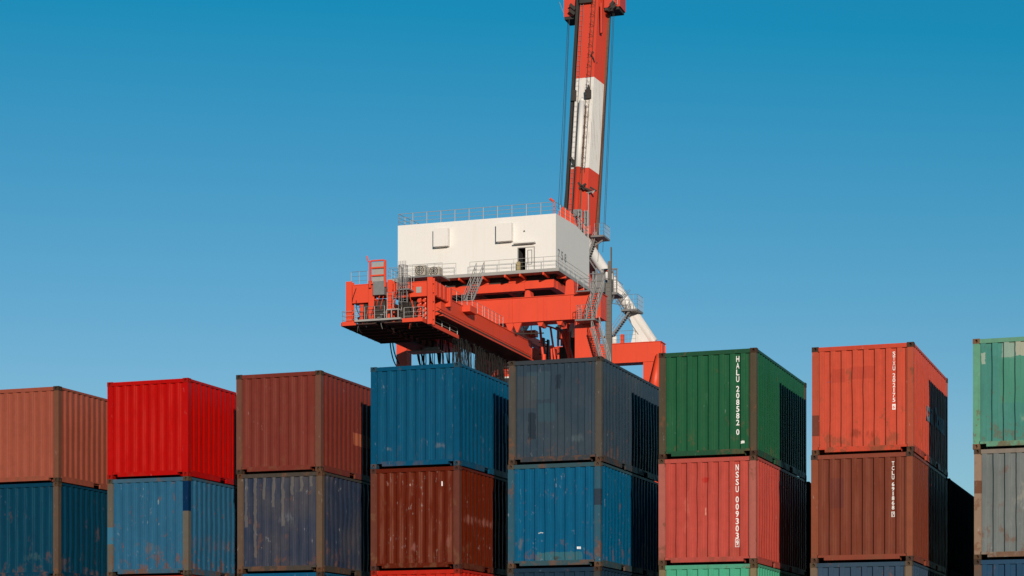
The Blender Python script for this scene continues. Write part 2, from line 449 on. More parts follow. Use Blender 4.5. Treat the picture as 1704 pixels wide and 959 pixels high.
def vertical_number(root, text, top, bottom, w, boxed=None, mat='letter'):
    """characters one under the other on the recessed flat of the end wall"""
    wts = [.42 if ch == ' ' else 1. for ch in text]; pitch = (top-bottom)/sum(wts); h = pitch*.86; n = len(text)
    pos = []; acc = 0
    for wt in wts: pos.append(top-(acc+wt/2)*pitch); acc += wt
    fn = lambda x,z: (x, -(HY-.068)-.013, z)
    mb = MB(); cx = .743
    for i,ch in enumerate(text):
        if ch == ' ': continue
        cz = pos[i]
        if boxed and i == n-1:
            bw, bh, t = w*1.3, pitch*1.12, .011
            if boxed == 'frame':
                for a,b,c,d in ((-bw/2,-bh/2,bw/2,-bh/2+t),(-bw/2,bh/2-t,bw/2,bh/2),(-bw/2,-bh/2+t,-bw/2+t,bh/2-t),(bw/2-t,-bh/2+t,bw/2,bh/2-t)):
                    mb.add([fn(cx+a,cz+b),fn(cx+c,cz+b),fn(cx+c,cz+d),fn(cx+a,cz+d)],[(0,1,2,3)])
                put_glyph(mb, ch, cx, cz, w*.8, h*.82, fn)
            continue
        put_glyph(mb, ch, cx, cz, w, h, fn)
    o = mb.build('lettering', M[mat], root)
    o['label'] = 'white number painted down the end wall'
    if boxed == 'filled':
        cz = bottom+pitch*.5
        plate = MB(); bw, bh = w*1.3, pitch*1.15
        plate.add([fn(cx-bw/2,cz-bh/2),fn(cx+bw/2,cz-bh/2),fn(cx+bw/2,cz+bh/2),fn(cx-bw/2,cz+bh/2)],[(0,1,2,3)])
        plate.build('check_digit_plate', M[mat], root)
        d = MB(); put_glyph(d, text[-1], cx, cz, w*.8, h*.85, lambda x,z: (x, -(HY-.068)-.017, z)); d.build('check_digit', M['red'], root)
    return o

# stacks --------------------------------------------------------------------
SX = [-32.715,-28.715,-24.885,-21.093,-17.470,-13.590,-9.897,-6.070]     # left edge of each stack
SY = [48.65,48.52,48.58,48.59,48.88,48.94,49.36,49.48]                   # front of each stack
TIER = CH+.003
RUST = '#4a3626'
# per stack, from the top: (variant, label, paint kwargs, post colour, casting colour, frame kwargs)
CAL = {(0, 0): (0.211, 0.0523, 0.0306), (1, 0): (0.3161, 0.0019, 0.0008), (2, 0): (0.119, 0.0207, 0.0138), (3, 0): (0.0008, 0.0497, 0.1062), (4, 0): (0.022, 0.0385, 0.0575), (5, 0): (0.0098, 0.0701, 0.0296), (6, 0): (0.4014, 0.0556, 0.029), (7, 0): (0.0457, 0.1702, 0.141), (0, 1): (0.0008, 0.0279, 0.0559), (1, 1): (0.0147, 0.0749, 0.1399), (2, 1): (0.0154, 0.0244, 0.048), (3, 1): (0.076, 0.0077, 0.0008), (4, 1): (0.0008, 0.0634, 0.1365), (5, 1): (0.3217, 0.0468, 0.0339), (6, 1): (0.1205, 0.0271, 0.0138), (7, 1): (0.1092, 0.1242, 0.1226)}
def C(v, label, hexc, post=None, cast='#43352a', frame=None, **kw): return dict(v=v, label=label, hexc=hexc, post=post, cast=cast, frame=frame, kw=kw)
VIOLET = [((k+.62)*END_PITCH+END_X,(k+.90)*END_PITCH+END_X,-4,-2.9,z,2.5,'#6b655f',.62) for k,z in zip(range(-7,2),(1.2,.4,1.9,1.7,1.2,2.0,2.1,2.2,1.0))]+[(-.3,.75,-4,-2.9,.9,1.9,'#777a80',.5,1)]
STACKS = [
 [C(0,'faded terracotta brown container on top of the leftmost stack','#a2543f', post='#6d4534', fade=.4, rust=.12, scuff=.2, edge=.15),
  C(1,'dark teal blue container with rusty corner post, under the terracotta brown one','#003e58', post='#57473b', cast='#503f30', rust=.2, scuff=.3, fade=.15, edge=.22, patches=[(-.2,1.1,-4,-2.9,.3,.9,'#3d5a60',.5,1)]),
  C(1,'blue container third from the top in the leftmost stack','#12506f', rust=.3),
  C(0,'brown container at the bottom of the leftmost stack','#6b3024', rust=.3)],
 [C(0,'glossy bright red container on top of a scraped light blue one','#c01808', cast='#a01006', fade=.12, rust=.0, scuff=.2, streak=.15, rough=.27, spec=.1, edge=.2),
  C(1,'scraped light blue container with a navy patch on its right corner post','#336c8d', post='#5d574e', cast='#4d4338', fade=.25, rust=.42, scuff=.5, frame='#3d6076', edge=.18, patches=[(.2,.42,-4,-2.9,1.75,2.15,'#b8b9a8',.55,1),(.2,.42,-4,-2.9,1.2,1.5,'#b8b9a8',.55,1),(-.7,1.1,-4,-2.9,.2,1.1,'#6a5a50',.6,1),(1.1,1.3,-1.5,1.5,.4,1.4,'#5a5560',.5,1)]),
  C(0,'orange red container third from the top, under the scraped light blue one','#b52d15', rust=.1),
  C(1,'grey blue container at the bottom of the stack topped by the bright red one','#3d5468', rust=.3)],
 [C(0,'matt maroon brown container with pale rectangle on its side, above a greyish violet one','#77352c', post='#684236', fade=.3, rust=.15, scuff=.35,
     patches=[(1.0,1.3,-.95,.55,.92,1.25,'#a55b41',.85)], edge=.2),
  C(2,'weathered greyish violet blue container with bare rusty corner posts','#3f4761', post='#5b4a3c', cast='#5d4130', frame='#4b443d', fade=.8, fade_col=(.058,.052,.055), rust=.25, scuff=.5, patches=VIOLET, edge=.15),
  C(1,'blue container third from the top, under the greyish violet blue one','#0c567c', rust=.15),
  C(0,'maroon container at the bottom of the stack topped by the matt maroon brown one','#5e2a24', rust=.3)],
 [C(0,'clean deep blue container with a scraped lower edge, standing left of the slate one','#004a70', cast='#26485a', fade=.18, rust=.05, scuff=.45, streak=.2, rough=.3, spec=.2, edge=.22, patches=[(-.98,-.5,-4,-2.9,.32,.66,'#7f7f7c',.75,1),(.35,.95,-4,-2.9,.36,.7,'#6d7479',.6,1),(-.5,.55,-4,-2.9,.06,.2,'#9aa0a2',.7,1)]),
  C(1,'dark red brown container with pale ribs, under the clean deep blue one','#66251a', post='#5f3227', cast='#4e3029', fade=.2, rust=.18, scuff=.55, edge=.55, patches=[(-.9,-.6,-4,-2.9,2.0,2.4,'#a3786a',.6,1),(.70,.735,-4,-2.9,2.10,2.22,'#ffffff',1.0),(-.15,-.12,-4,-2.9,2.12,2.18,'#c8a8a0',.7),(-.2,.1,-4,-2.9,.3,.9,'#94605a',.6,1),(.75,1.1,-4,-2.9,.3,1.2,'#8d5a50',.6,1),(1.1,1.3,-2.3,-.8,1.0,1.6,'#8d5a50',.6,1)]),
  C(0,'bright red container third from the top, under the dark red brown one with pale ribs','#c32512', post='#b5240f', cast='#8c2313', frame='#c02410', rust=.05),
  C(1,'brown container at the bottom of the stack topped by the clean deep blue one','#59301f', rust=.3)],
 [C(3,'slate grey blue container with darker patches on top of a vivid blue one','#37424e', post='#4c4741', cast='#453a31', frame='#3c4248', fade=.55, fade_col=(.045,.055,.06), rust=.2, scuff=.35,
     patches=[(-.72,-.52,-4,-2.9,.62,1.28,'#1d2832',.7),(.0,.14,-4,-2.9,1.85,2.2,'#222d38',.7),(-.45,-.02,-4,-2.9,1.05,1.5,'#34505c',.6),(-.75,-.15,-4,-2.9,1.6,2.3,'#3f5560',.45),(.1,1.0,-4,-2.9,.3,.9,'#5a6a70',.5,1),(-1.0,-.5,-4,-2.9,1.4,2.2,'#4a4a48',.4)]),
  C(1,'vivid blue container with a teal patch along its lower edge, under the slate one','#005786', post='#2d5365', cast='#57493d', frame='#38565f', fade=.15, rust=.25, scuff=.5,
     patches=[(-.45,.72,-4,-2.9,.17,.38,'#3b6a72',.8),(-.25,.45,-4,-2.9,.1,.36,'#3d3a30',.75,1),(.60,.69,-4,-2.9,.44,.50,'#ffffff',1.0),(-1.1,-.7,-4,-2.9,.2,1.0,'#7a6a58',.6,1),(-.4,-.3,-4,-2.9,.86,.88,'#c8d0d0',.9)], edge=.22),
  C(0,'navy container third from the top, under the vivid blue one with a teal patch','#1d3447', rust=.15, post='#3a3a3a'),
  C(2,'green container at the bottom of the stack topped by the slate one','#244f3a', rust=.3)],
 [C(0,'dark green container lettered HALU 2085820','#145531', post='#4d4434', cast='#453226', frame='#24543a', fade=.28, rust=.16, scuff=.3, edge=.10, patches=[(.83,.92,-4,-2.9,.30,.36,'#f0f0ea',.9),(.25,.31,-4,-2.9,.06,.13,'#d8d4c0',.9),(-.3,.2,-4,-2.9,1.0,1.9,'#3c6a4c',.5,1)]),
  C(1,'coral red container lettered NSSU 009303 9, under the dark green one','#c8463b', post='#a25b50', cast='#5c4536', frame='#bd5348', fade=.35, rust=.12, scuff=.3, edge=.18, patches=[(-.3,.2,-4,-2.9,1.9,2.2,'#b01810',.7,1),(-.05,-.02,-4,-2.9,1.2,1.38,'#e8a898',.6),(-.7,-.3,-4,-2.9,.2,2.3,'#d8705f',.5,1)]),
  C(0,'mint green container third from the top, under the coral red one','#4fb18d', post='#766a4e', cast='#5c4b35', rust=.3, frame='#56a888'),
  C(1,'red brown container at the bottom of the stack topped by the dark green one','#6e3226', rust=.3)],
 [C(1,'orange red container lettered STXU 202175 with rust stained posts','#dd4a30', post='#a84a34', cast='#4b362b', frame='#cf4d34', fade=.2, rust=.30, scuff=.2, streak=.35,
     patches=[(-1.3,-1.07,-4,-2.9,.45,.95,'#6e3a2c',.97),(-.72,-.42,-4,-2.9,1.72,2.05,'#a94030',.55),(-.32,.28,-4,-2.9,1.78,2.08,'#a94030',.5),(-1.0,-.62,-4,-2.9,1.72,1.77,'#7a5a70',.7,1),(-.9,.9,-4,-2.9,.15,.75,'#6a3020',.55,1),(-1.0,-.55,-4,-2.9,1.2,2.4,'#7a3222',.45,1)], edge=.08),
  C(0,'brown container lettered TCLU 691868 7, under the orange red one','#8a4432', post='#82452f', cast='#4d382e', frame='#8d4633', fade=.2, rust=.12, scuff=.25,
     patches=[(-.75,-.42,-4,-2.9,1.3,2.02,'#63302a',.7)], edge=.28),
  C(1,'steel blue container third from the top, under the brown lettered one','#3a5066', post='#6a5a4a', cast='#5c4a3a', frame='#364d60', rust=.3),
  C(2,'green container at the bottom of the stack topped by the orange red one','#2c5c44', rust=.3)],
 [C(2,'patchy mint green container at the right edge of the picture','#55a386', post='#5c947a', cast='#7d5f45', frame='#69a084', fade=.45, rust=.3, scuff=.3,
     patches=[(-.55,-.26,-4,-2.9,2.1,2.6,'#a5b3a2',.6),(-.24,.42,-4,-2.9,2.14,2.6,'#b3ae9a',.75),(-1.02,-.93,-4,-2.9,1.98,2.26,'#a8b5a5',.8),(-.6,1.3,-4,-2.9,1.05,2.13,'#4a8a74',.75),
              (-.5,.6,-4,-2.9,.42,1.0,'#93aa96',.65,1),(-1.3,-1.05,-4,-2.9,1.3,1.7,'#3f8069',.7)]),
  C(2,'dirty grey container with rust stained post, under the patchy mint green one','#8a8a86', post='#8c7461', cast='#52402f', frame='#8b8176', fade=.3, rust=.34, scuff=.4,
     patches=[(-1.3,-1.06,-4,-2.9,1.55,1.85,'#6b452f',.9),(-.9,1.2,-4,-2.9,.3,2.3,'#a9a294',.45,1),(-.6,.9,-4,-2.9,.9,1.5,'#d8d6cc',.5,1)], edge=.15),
  C(0,'navy blue container third from the top, under the dirty grey one','#264a68', post='#5a4a40', cast='#43352c', rust=.2),
  C(1,'maroon container at the bottom of the stack at the right edge','#5a2a22', rust=.3)],
]
NUM = {}
seed = 0
for si, st in enumerate(STACKS):
    for ti, c in enumerate(st):
        seed += 1
        base = CAL.get((si,ti)) or hexs(c['hexc'],.62)
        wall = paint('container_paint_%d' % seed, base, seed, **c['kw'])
        fk = dict(rust=min(.5, c['kw'].get('rust',.2)+.12), scuff=.4, rough=c['kw'].get('rough',.4))
        frame = paint('frame_paint_%d' % seed, hexs(c['frame'],.62) if c['frame'] else base, seed+.3, **fk)
        ppatch = []
        if si == 1 and ti == 1: ppatch = [(.9,1.3,-4,-2.7,1.68,2.5,'#00264a',1.0),(-1.3,-.9,-4,-2.7,.85,1.3,'#33718f',.9)]
        if si == 4 and ti == 1: ppatch = [(.9,1.3,-4,-2.8,1.52,1.92,'#2c3a48',1.0)]
        if si == 6 and ti == 0: ppatch = [(-1.3,-1.0,-4,-2.8,.45,.95,'#6e3a2c',.97)]
        if si == 7 and ti == 1: ppatch = [(-1.3,-1.0,-4,-2.8,1.55,1.85,'#6b452f',.97)]
        post = paint('post_paint_%d' % seed, hexs(c['post'],.80) if c['post'] else base, seed+.6, rust=.0 if (si==1 and ti==0) else (.15 if si==3 and ti==0 else .4), scuff=.45, patches=ppatch, rough=fk['rough'])
        cast = paint('casting_paint_%d' % seed, hexs(c['cast'],.62), seed+.9, rust=.0 if (si==1 and ti==0) else .35, scuff=.3, rough=.6)
        jx = random.uniform(-.018,.018); jy = random.uniform(-.02,.02)
        loc = (SX[si]+HX+jx, SY[si]+HY+jy, (3-ti)*TIER)
        NUM[(si,ti)] = place_container(c['v'], loc, R(random.uniform(-.22,.22)), c['label'], wall, frame, post, cast)

# second row, one tier lower, behind the three stacks on the right
for si in (5,6,7):
    nm = {5:'dark green',6:'orange red',7:'patchy mint green'}[si]
    for ti,(lab,hx) in enumerate((('shade-blackened container on top of the lower row behind the %s stack','#12161a'),('shade-darkened brown container mid height in the row behind the %s stack','#1c1412'),
                    ('shade-darkened grey container at the bottom of the row behind the %s stack','#1a1b1c'))):
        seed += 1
        w = paint('back_row_shade_paint_%d' % seed, hexs(hx,.35), seed, rust=.05, scuff=.05, fade=.05, rough=.8, spec=.03)  # near-black: shade of the gap put into the base colour
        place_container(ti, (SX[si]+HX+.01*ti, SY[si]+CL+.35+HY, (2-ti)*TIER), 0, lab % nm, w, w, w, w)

# numbers painted down the end walls
vertical_number(NUM[(5,0)], 'HALU 208582 0', 2.43, .50, .078)
vertical_number(NUM[(5,1)], 'NSSU 0093039', 2.41, .41, .078, boxed='frame')
vertical_number(NUM[(6,0)], 'STXU 202175 6', 2.40, 1.02, .062, boxed='filled')
vertical_number(NUM[(6,1)], 'TCLU 691868 7', 2.38, 1.06, .060, boxed='frame')
# worn company lettering on two side walls, lying in the shade of the next stack
def side_text(root, text, y0, y1, z0, z1, mat):
    mb = MB(); n = len(text); p = (y1-y0)/n
    for i,ch in enumerate(text):
        if ch == ' ': continue
        hh = (z1-z0)*(1 if ch.isupper() else .72)
        put_glyph(mb, ch, y0+(i+.5)*p, z0+hh/2, p*.8, hh, lambda y,z: (HX-.055+SIDE_DEPTH+.020, y, z), bold=.03)
    mb.build('lettering', mat, root)
M['bluelet'] = simple('faded_blue_grey_lettering', (.16,.27,.33), .6, 0, .4, 6)
side_text(NUM[(6,0)], 'cai', -.9, .2, 1.0, 1.55, M['bluelet']); side_text(NUM[(6,0)], 'Ocean', .55, 2.4, 1.0, 1.55, M['bluelet'])
side_text(NUM[(3,0)], 'N', .2, 1.4, .95, 1.75, M['bluelet'])

# ------------------------------------------------------------------ ship-to-shore crane
# crane frame: x along the quay, y towards the water, seen from the same camera foot, yawed by TH
TH = math.atan(1148/3446); c_, s_ = math.cos(TH), math.sin(TH)
FPX, HOR, UCX = 3446., 1161.5, 852.
def on_y(u,v,y):
    t = (u-UCX)/FPX; d = y/(s_*t+c_); r = t*d; return Vector((c_*r-s_*d, y, CAM_H+(HOR-v)/FPX*d))
def on_x(u,v,x):
    t = (u-UCX)/FPX; d = x/(c_*t-s_); r = t*d; return Vector((x, s_*r+c_*d, CAM_H+(HOR-v)/FPX*d))
def on_z(u,v,z):
    d = (z-CAM_H)*FPX/(HOR-v); r = (u-UCX)/FPX*d; return Vector((c_*r-s_*d, s_*r+c_*d, z))
DELTA = CAM_YAW-TH
BASE = Vector((-64.4, 200, 0))
bw = Matrix.Rotation(DELTA, 3, 'Z') @ BASE
crane = empty('gantry_crane', bw, DELTA)
tag(crane, 'red and white quayside gantry crane with a white machinery house and raised striped boom', 'crane')
class CB(MB):
    def build(s, name, mat, parent=None, smooth=False):
        s.v = [(x-BASE.x, y-BASE.y, z) for x,y,z in s.v]
        return MB.build(s, name, M[mat], parent or crane, smooth)

def railing(mb, pts, h=1.1, pitch=1.5, r=.021, bars=(1.,.66,.33), posts=True):
    for a,b in zip(pts, pts[1:]):
        a = Vector(a); b = Vector(b); L = (b-a).length; n = max(1, round(L/pitch))
        for k in bars: mb.tube(a+Vector((0,0,h*k)), b+Vector((0,0,h*k)), r*(1 if k==1 else .7), 5)
        for i in range(n+1):
            p = a+(b-a)*i/n; mb.tube(p, p+Vector((0,0,h)), r*1.15, 5)
    return mb
def stairs(mb, p0, p1, side, n, tread=.26, rail=True):
    """flight from p0 (bottom) to p1 (top); side = width vector"""
    p0 = Vector(p0); p1 = Vector(p1); side = Vector(side); d = p1-p0; hd = Vector((d.x,d.y,0)).normalized()
    for k in (0,1): mb.bar(p0+side*k, p1+side*k, .05, .17)
    for i in range(n):
        q = p0+d*(i+.5)/n
        mb.add([q-hd*tread/2, q+hd*tread/2, q+hd*tread/2+side, q-hd*tread/2+side,
                q-hd*tread/2+Vector((0,0,-.05)), q+hd*tread/2+Vector((0,0,-.05)), q+hd*tread/2+side+Vector((0,0,-.05)), q-hd*tread/2+side+Vector((0,0,-.05))],
               [(0,1,2,3),(7,6,5,4),(0,4,5,1),(1,5,6,2),(2,6,7,3),(3,7,4,0)])
    if rail:
        for k in (0,1):
            a = p0+side*k; b = p1+side*k
            for hh in (1.0,.55): mb.tube(a+Vector((0,0,hh)), b+Vector((0,0,hh)), .028, 5)
            m = max(2, int(d.length/1.2))
            for i in range(m+1): mb.tube(a+(b-a)*i/m, a+(b-a)*i/m+Vector((0,0,1.0)), .03, 5)
def deck(mb, x0,x1,y0,y1,z,t=.16):
    mb.box((x0,y0,z-t),(x1,y1,z))
def ladder(mb, p0, p1, w, step=.35, r=.025, cage=False, out=(0,-1,0)):
    p0 = Vector(p0); p1 = Vector(p1); w = Vector(w); d = p1-p0; n = max(2,int(d.length/step))
    mb.tube(p0,p1,r,4); mb.tube(p0+w,p1+w,r,4)
    for i in range(1,n): mb.tube(p0+d*i/n, p0+w+d*i/n, r*.7, 4)
    if cage:
        m = max(2,int(d.length/1.1)); o = Vector(out)*.7
        rings = []
        for i in range(m+1):
            q = p0+d*i/m; ring = [q, q+o*.6-w*.15, q+o+w*.2, q+o+w*.8, q+o*.6+w*1.15, q+w]; rings.append(ring); mb.poly(ring, r, 4)
        for k in (1,2,3,4):
            mb.poly([g[k] for g in rings], r*.8, 4)

# --- portal
LY0, LY1 = 184.2, 186.2                          # landside crossbeam
WY0, WY1 = 216.0, 218.0                          # waterside crossbeam
mb = CB().box((-74.2,LY0,37.1),(-52.72,LY1,39.36))
for x in (-71.6,-68.2,-65.0,-61.3,-58.2,-55.6): mb.box((x-.02,LY0-.05,37.14),(x+.02,LY0+.01,39.32))
mb.box((-74.3,LY0-.12,39.362),(-52.62,LY1+.12,39.42)); 
lcb = mb.build('crossbeam', 'red')
mb = CB().box((-76.2,WY0,38.12),(-55.15,WY1,40.2)).box((-76.3,WY0-.1,40.2),(-55.05,WY1+.1,40.26))
# open box end of the beam
mb.box((-55.149,WY0+.25,38.4),(-55.02,WY0+.30,40.0)).box((-55.149,WY1-.30,38.4),(-55.02,WY1-.25,40.0))
mb.build('crossbeam', 'red')
for (x0,x1,y0,y1,zt) in ((-55.25,-53.3,184.3,186.1,37.1),(-73.05,-72.0,184.3,185.6,37.1),(-57.1,-55.2,216.1,217.9,38.12),(-76.0,-74.1,216.1,217.9,38.12)):
    CB().box((x0,y0,2.6),(x1,y1,zt)).build('leg', 'red')
for x0,x1 in ((-56.6,-53.2),(-76.1,-71.3)):
    CB().box((x0+.3,183.5,1.6),(x1-.3,218.6,2.6)).build('sill_beam','red')
    for y in (185.2,217.0):
        mb = CB()
        mb.box((x0+.6,y-2.6,.85),(x1-.6,y+2.6,1.6))
        for k in range(4):
            cy = y-2.1+k*1.4; mb.tube((x0+.9,cy,.45),(x1-.9,cy,.45),.45,20)
        mb.build('bogie','dark')
# rounded strut beside the waterside leg
a, b = on_y(1096,590,215.6), on_y(1086,668,215.6)
CB().tube(a, b, .25, 16, .75).build('leg_strut','red', smooth=True)
# gussets between crossbeam and girder
for x in (-61.6,-60.9):
    mb = CB()
    mb.prism([(x-.45,LY0+.1,37.1),(x+.45,LY0+.1,37.1),(x+.06,LY0+.1,36.2),(x-.06,LY0+.1,36.2)], (0,.25,0)).build('gusset','red')
for u in (899,931):
    mb = CB(); p = on_y(u,531,LY0+.3); mb.prism([(p.x-.32,LY0+.3,37.1),(p.x+.32,LY0+.3,37.1),(p.x+.14,LY0+.3,36.7),(p.x-.14,LY0+.3,36.7)], (0,1.4,0))
    mb.build('gusset','red')

# --- trolley girders (landside back reach)
GX0, GX1 = -65.0, -61.4
mb = CB().box((GX0,165.2,34.55),(GX1,190.2,36.2))
mb.box((GX0-.2,165.1,34.42),(GX1+.22,190.25,34.549)).box((GX0-.05,165.15,36.201),(GX1+.06,190.2,36.26))
mb.box((GX1+.001,164,34.95),(GX1+.05,190.1,35.0))
gr = mb.build('trolley_girder','red')
CB().box((GX0-.18,165.15,34.40),(GX1+.20,190.2,34.419)).build('bottom_shade_plate','under',gr)  # thin dark plate painting the shade under the girder
mb = CB().box((GX1+.06,164,34.56),(GX1+.20,189.5,34.66))
for i in range(70): mb.box((GX1+.07,172+i*.25,34.661),(GX1+.19,172.12+i*.25,34.74))
mb.build('cable_tray','dark', gr)
p = on_x(775,520,GX1)
CB().prism([(GX1,p.y-.9,p.z-.1),(GX1,p.y+.9,p.z-.1),(GX1,p.y+.9,p.z+.45),(GX1,p.y-.9,p.z+.45)],(0.75,0,0)).build('side_box','red',gr)
mb = CB(); mb.tube((GX1-.5,190.3,34.4),(GX1-.5,190.3,36.4),.55,18); mb.build('end_buffer','red',gr,True)
mb = CB().box((-68.9,165.2,34.75),(-66.5,184.1,36.2)).box((-69.05,165.1,34.62),(-66.35,184.1,34.749)).box((-69.0,180.2,36.2),(-66.4,184.1,37.098))
mb.build('trolley_girder','red')
mb = CB(); railing(mb, [(GX1-.05,166.5,36.26),(GX1-.05,176.0,36.26)], 1.0, 1.4); railing(mb, [(GX1-.05,176.6,36.26),(GX1-.05,181.8,36.26)], 1.0, 1.05)
mb.build('girder_railing','palegalv',gr)
# dark hoist frames hanging under the left girder
mb = CB().box((-68.7,164.5,33.75),(-66.7,178.5,34.6))
for i in range(9): mb.box((-66.69,165+i*1.5,33.8),(-66.5,165.9+i*1.5,34.5))
mb.build('hoist_frame','dark')

# --- near end of the back reach: posts, tie boxes, platforms
NY = 162.5
PT = 33.74
for x0,x1,z0,z1 in ((-69.02,-68.47,PT,37.3),(-66.95,-66.43,PT,37.25),(-65.22,-64.78,PT,37.2),(-61.62,-61.15,33.3,37.22)):
    mb = CB().box((x0,NY,z0),(x1,NY+.07,z1)).box(((x0+x1)/2-.04,NY+.071,z0),((x0+x1)/2+.04,NY+.5,z1)).box((x0,NY+.501,z0),(x1,NY+.57,z1))
    for k in range(5):
        zz = z0+.4+k*.75
        if zz < z1-.2: mb.box((x0+.02,NY+.072,zz),(x1-.02,NY+.5,zz+.03))
    mb.build('end_post','red')
mb = CB().box((-68.46,NY+.1,35.45),(-66.96,NY+1.2,36.95)).box((-68.46,NY+.06,36.95),(-66.96,NY+1.3,37.02))
mb.box((-68.46,NY+1.21,35.6),(-68.3,163.55,36.8)).build('end_box','red')
mb = CB().box((-64.77,NY+.25,35.7),(-61.63,NY+1.2,36.9)).box((-64.77,NY+.2,36.9),(-61.63,NY+1.25,36.96)); eb = mb.build('end_box','red')
CB().box((-62.7,NY+.2,36.0),(-62.25,NY+.249,36.5)).build('notice_plate','palegalv',eb)
mb = CB().box((-66.42,NY+.5,35.9),(-65.23,NY+1.1,36.6)).build('tie_beam','red')
mb = CB().box((-61.35,NY+.58,35.75),(-61.15,166.6,37.0))
for k in range(4): mb.box((-61.149,NY+.7+k*.95,35.8),(-61.05,NY+.78+k*.95,36.95))
mb.box((-61.40,166.3,35.4),(-60.95,166.7,37.0)).build('end_bracket','red')
# sheaves and rope drums under the tie boxes
for cx,w_ in ((-67.75,.24),(-67.05,.16),(-62.55,.18),(-62.1,.14)):
    mb = CB(); mb.tube((cx,NY+.8,33.62),(cx,NY+.8,35.69),.11,8)
    for k in range(4): mb.tube((cx,NY+.5,35.4-k*.42),(cx,NY+1.1,35.4-k*.42),w_,14)
    mb.build('rope_sheave','red')
mb = CB().box((-67.6,163.0,33.75),(-64.9,163.55,35.6)).build('dark_backing','dark')  # dark boxes standing in for the shaded void between the posts
CB().box((-64.7,163.75,33.62),(-61.7,164.6,35.9)).build('dark_backing','dark')
# platforms
mb = CB().box((-69.2,NY-.45,33.48),(-67.9,NY-.36,33.80)).box((-69.26,NY-.36,33.45),(-69.2,171.2,33.75))
for k in range(6): mb.box((-69.15,163.6+k*1.4,33.36),(-66.3,163.7+k*1.4,33.499))
mb.box((-69.199,NY-.359,33.5),(-66.2,171.2,33.6))
pl = mb.build('end_platform','under')  # shade below the platform is put into its dark colour
CB().box((-69.2,NY-.46,33.47),(-67.9,NY-.451,33.81)).build('platform_fascia','red',pl); CB().box((-69.28,NY-.45,33.45),(-69.261,171.2,33.76)).build('platform_fascia','red',pl)
mb = CB(); railing(mb, [(-69.2,171,33.62),(-69.2,NY-.3,33.62),(-67.9,NY-.3,33.62)],1.1,1.3); mb.build('platform_railing','palegalv',pl)
mb = CB().box((-65.35,NY-.359,33.5),(-61.97,171.0,33.6))
for k in range(6): mb.box((-65.3,163.6+k*1.3,33.36),(-62.02,163.7+k*1.3,33.499))
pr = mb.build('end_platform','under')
CB().box((-63.7,NY-.46,33.47),(-61.88,NY-.36,33.80)).build('platform_fascia','red',pr); CB().box((-61.969,NY-.359,33.45),(-61.88,171.0,33.78)).build('platform_fascia','red',pr)
mb = CB(); railing(mb, [(-63.6,NY-.3,33.62),(-61.9,NY-.3,33.62)],1.1,.85); railing(mb,[(-62.0,NY+.7,33.62),(-62.0,170.9,33.62)],1.15,1.75,.035); mb.build('platform_railing','palegalv',pr)
# pale walkway bridging the two platforms, with a stepped landing
mb = CB(); mb.box((-67.9,NY-.75,33.70),(-63.75,NY-.05,33.86)).box((-65.0,NY-.8,34.5),(-63.9,NY-.1,34.6))
for x in (-65.0,-64.55,-63.95): mb.bar((x,NY-.75,33.85),(x,NY-.75,34.5),.07,.07)
for k in range(3): mb.box((-65.35-.25*k,NY-.7,34.35-.2*k),(-65.1-.25*k,NY-.1,34.39-.2*k))
wk = mb.build('gangway','palegalv')
mb = CB(); railing(mb,[(-67.9,NY-.7,33.87),(-65.2,NY-.7,33.87)],1.05,.8); railing(mb,[(-64.95,NY-.75,34.6),(-63.9,NY-.75,34.6),(-63.9,NY-.1,34.6)],1.4,.55); mb.build('gangway_railing','galv',wk)
# red framed ladder hatch with grey box
mb = CB(); a = on_y(616,476,NY-.2); x0, x1 = a.x, on_y(641,476,NY-.2).x
for x in (x0,x1): mb.bar((x,NY-.2,36.6),(x,NY-.2,38.85),.16,.16,(0,1,0))
for z in (36.9,37.55,38.2,38.8): mb.box((x0+.08,NY-.27,z),(x1-.08,NY-.13,z+.12))
mb.tube((x0-.15,NY-.2,38.8),(x0-.3,NY-.2,39.3),.07,8)
hf = mb.build('hatch_frame','red')
CB().box((x0+.3,NY-.3,35.95),(x1-.05,NY+.4,37.1)).build('control_box','galv',hf)
mb = CB().box((x0+.15,NY-.1,36.95),(x1-.15,NY-.06,38.75)).build('hatch_panel','palegalv',hf)
mb = CB(); railing(mb, [(-68.7,NY+.4,37.02),(-67.2,NY+.4,37.02)],1.15,.75); railing(mb,[(x1+.3,NY+.5,37.0),(-63.9,NY+.5,37.0)],1.2,.7)
mb.build('end_box_railing','galv')
# caged ladder
mb = CB(); ladder(mb, on_y(668,505,NY-.5), on_y(668,444,NY-.5), (.55,0,0), .3, .03, True); mb.box((-64.0,NY-.9,36.1),(-62.9,NY+.3,36.2)); railing(mb,[(-64.0,NY-.85,36.2),(-62.95,NY-.85,36.2),(-62.95,NY+.3,36.2)],1.1,.6)
p = on_y(664,470,NY-.6)
for k in range(5): mb.tube((p.x+.15*k,NY-.6,36.2+.2*(k%2)),(p.x+.15*k,NY-.6,38.6),.03,5)
mb.build('caged_ladder','galv')
# hoses and conduits looped about the back reach
rn2 = random.Random(11)
for i in range(22):
    x = rn2.choice((rn2.uniform(-68.3,-65.3), rn2.uniform(-64.6,-61.8))); z = rn2.uniform(34.2,36.8); dx = rn2.uniform(-.5,.5); sag = rn2.uniform(.2,.9)
    pts = [(x+dx*k/6, NY+.15-.25*math.sin(k/6*math.pi), z-1.3*k/6-sag*math.sin(k/6*math.pi)*.4) for k in range(7)]
    CB().poly(pts, rn2.uniform(.018,.04), 5).build('hose', rn2.choice(('rubber','rubber','galv','red')))
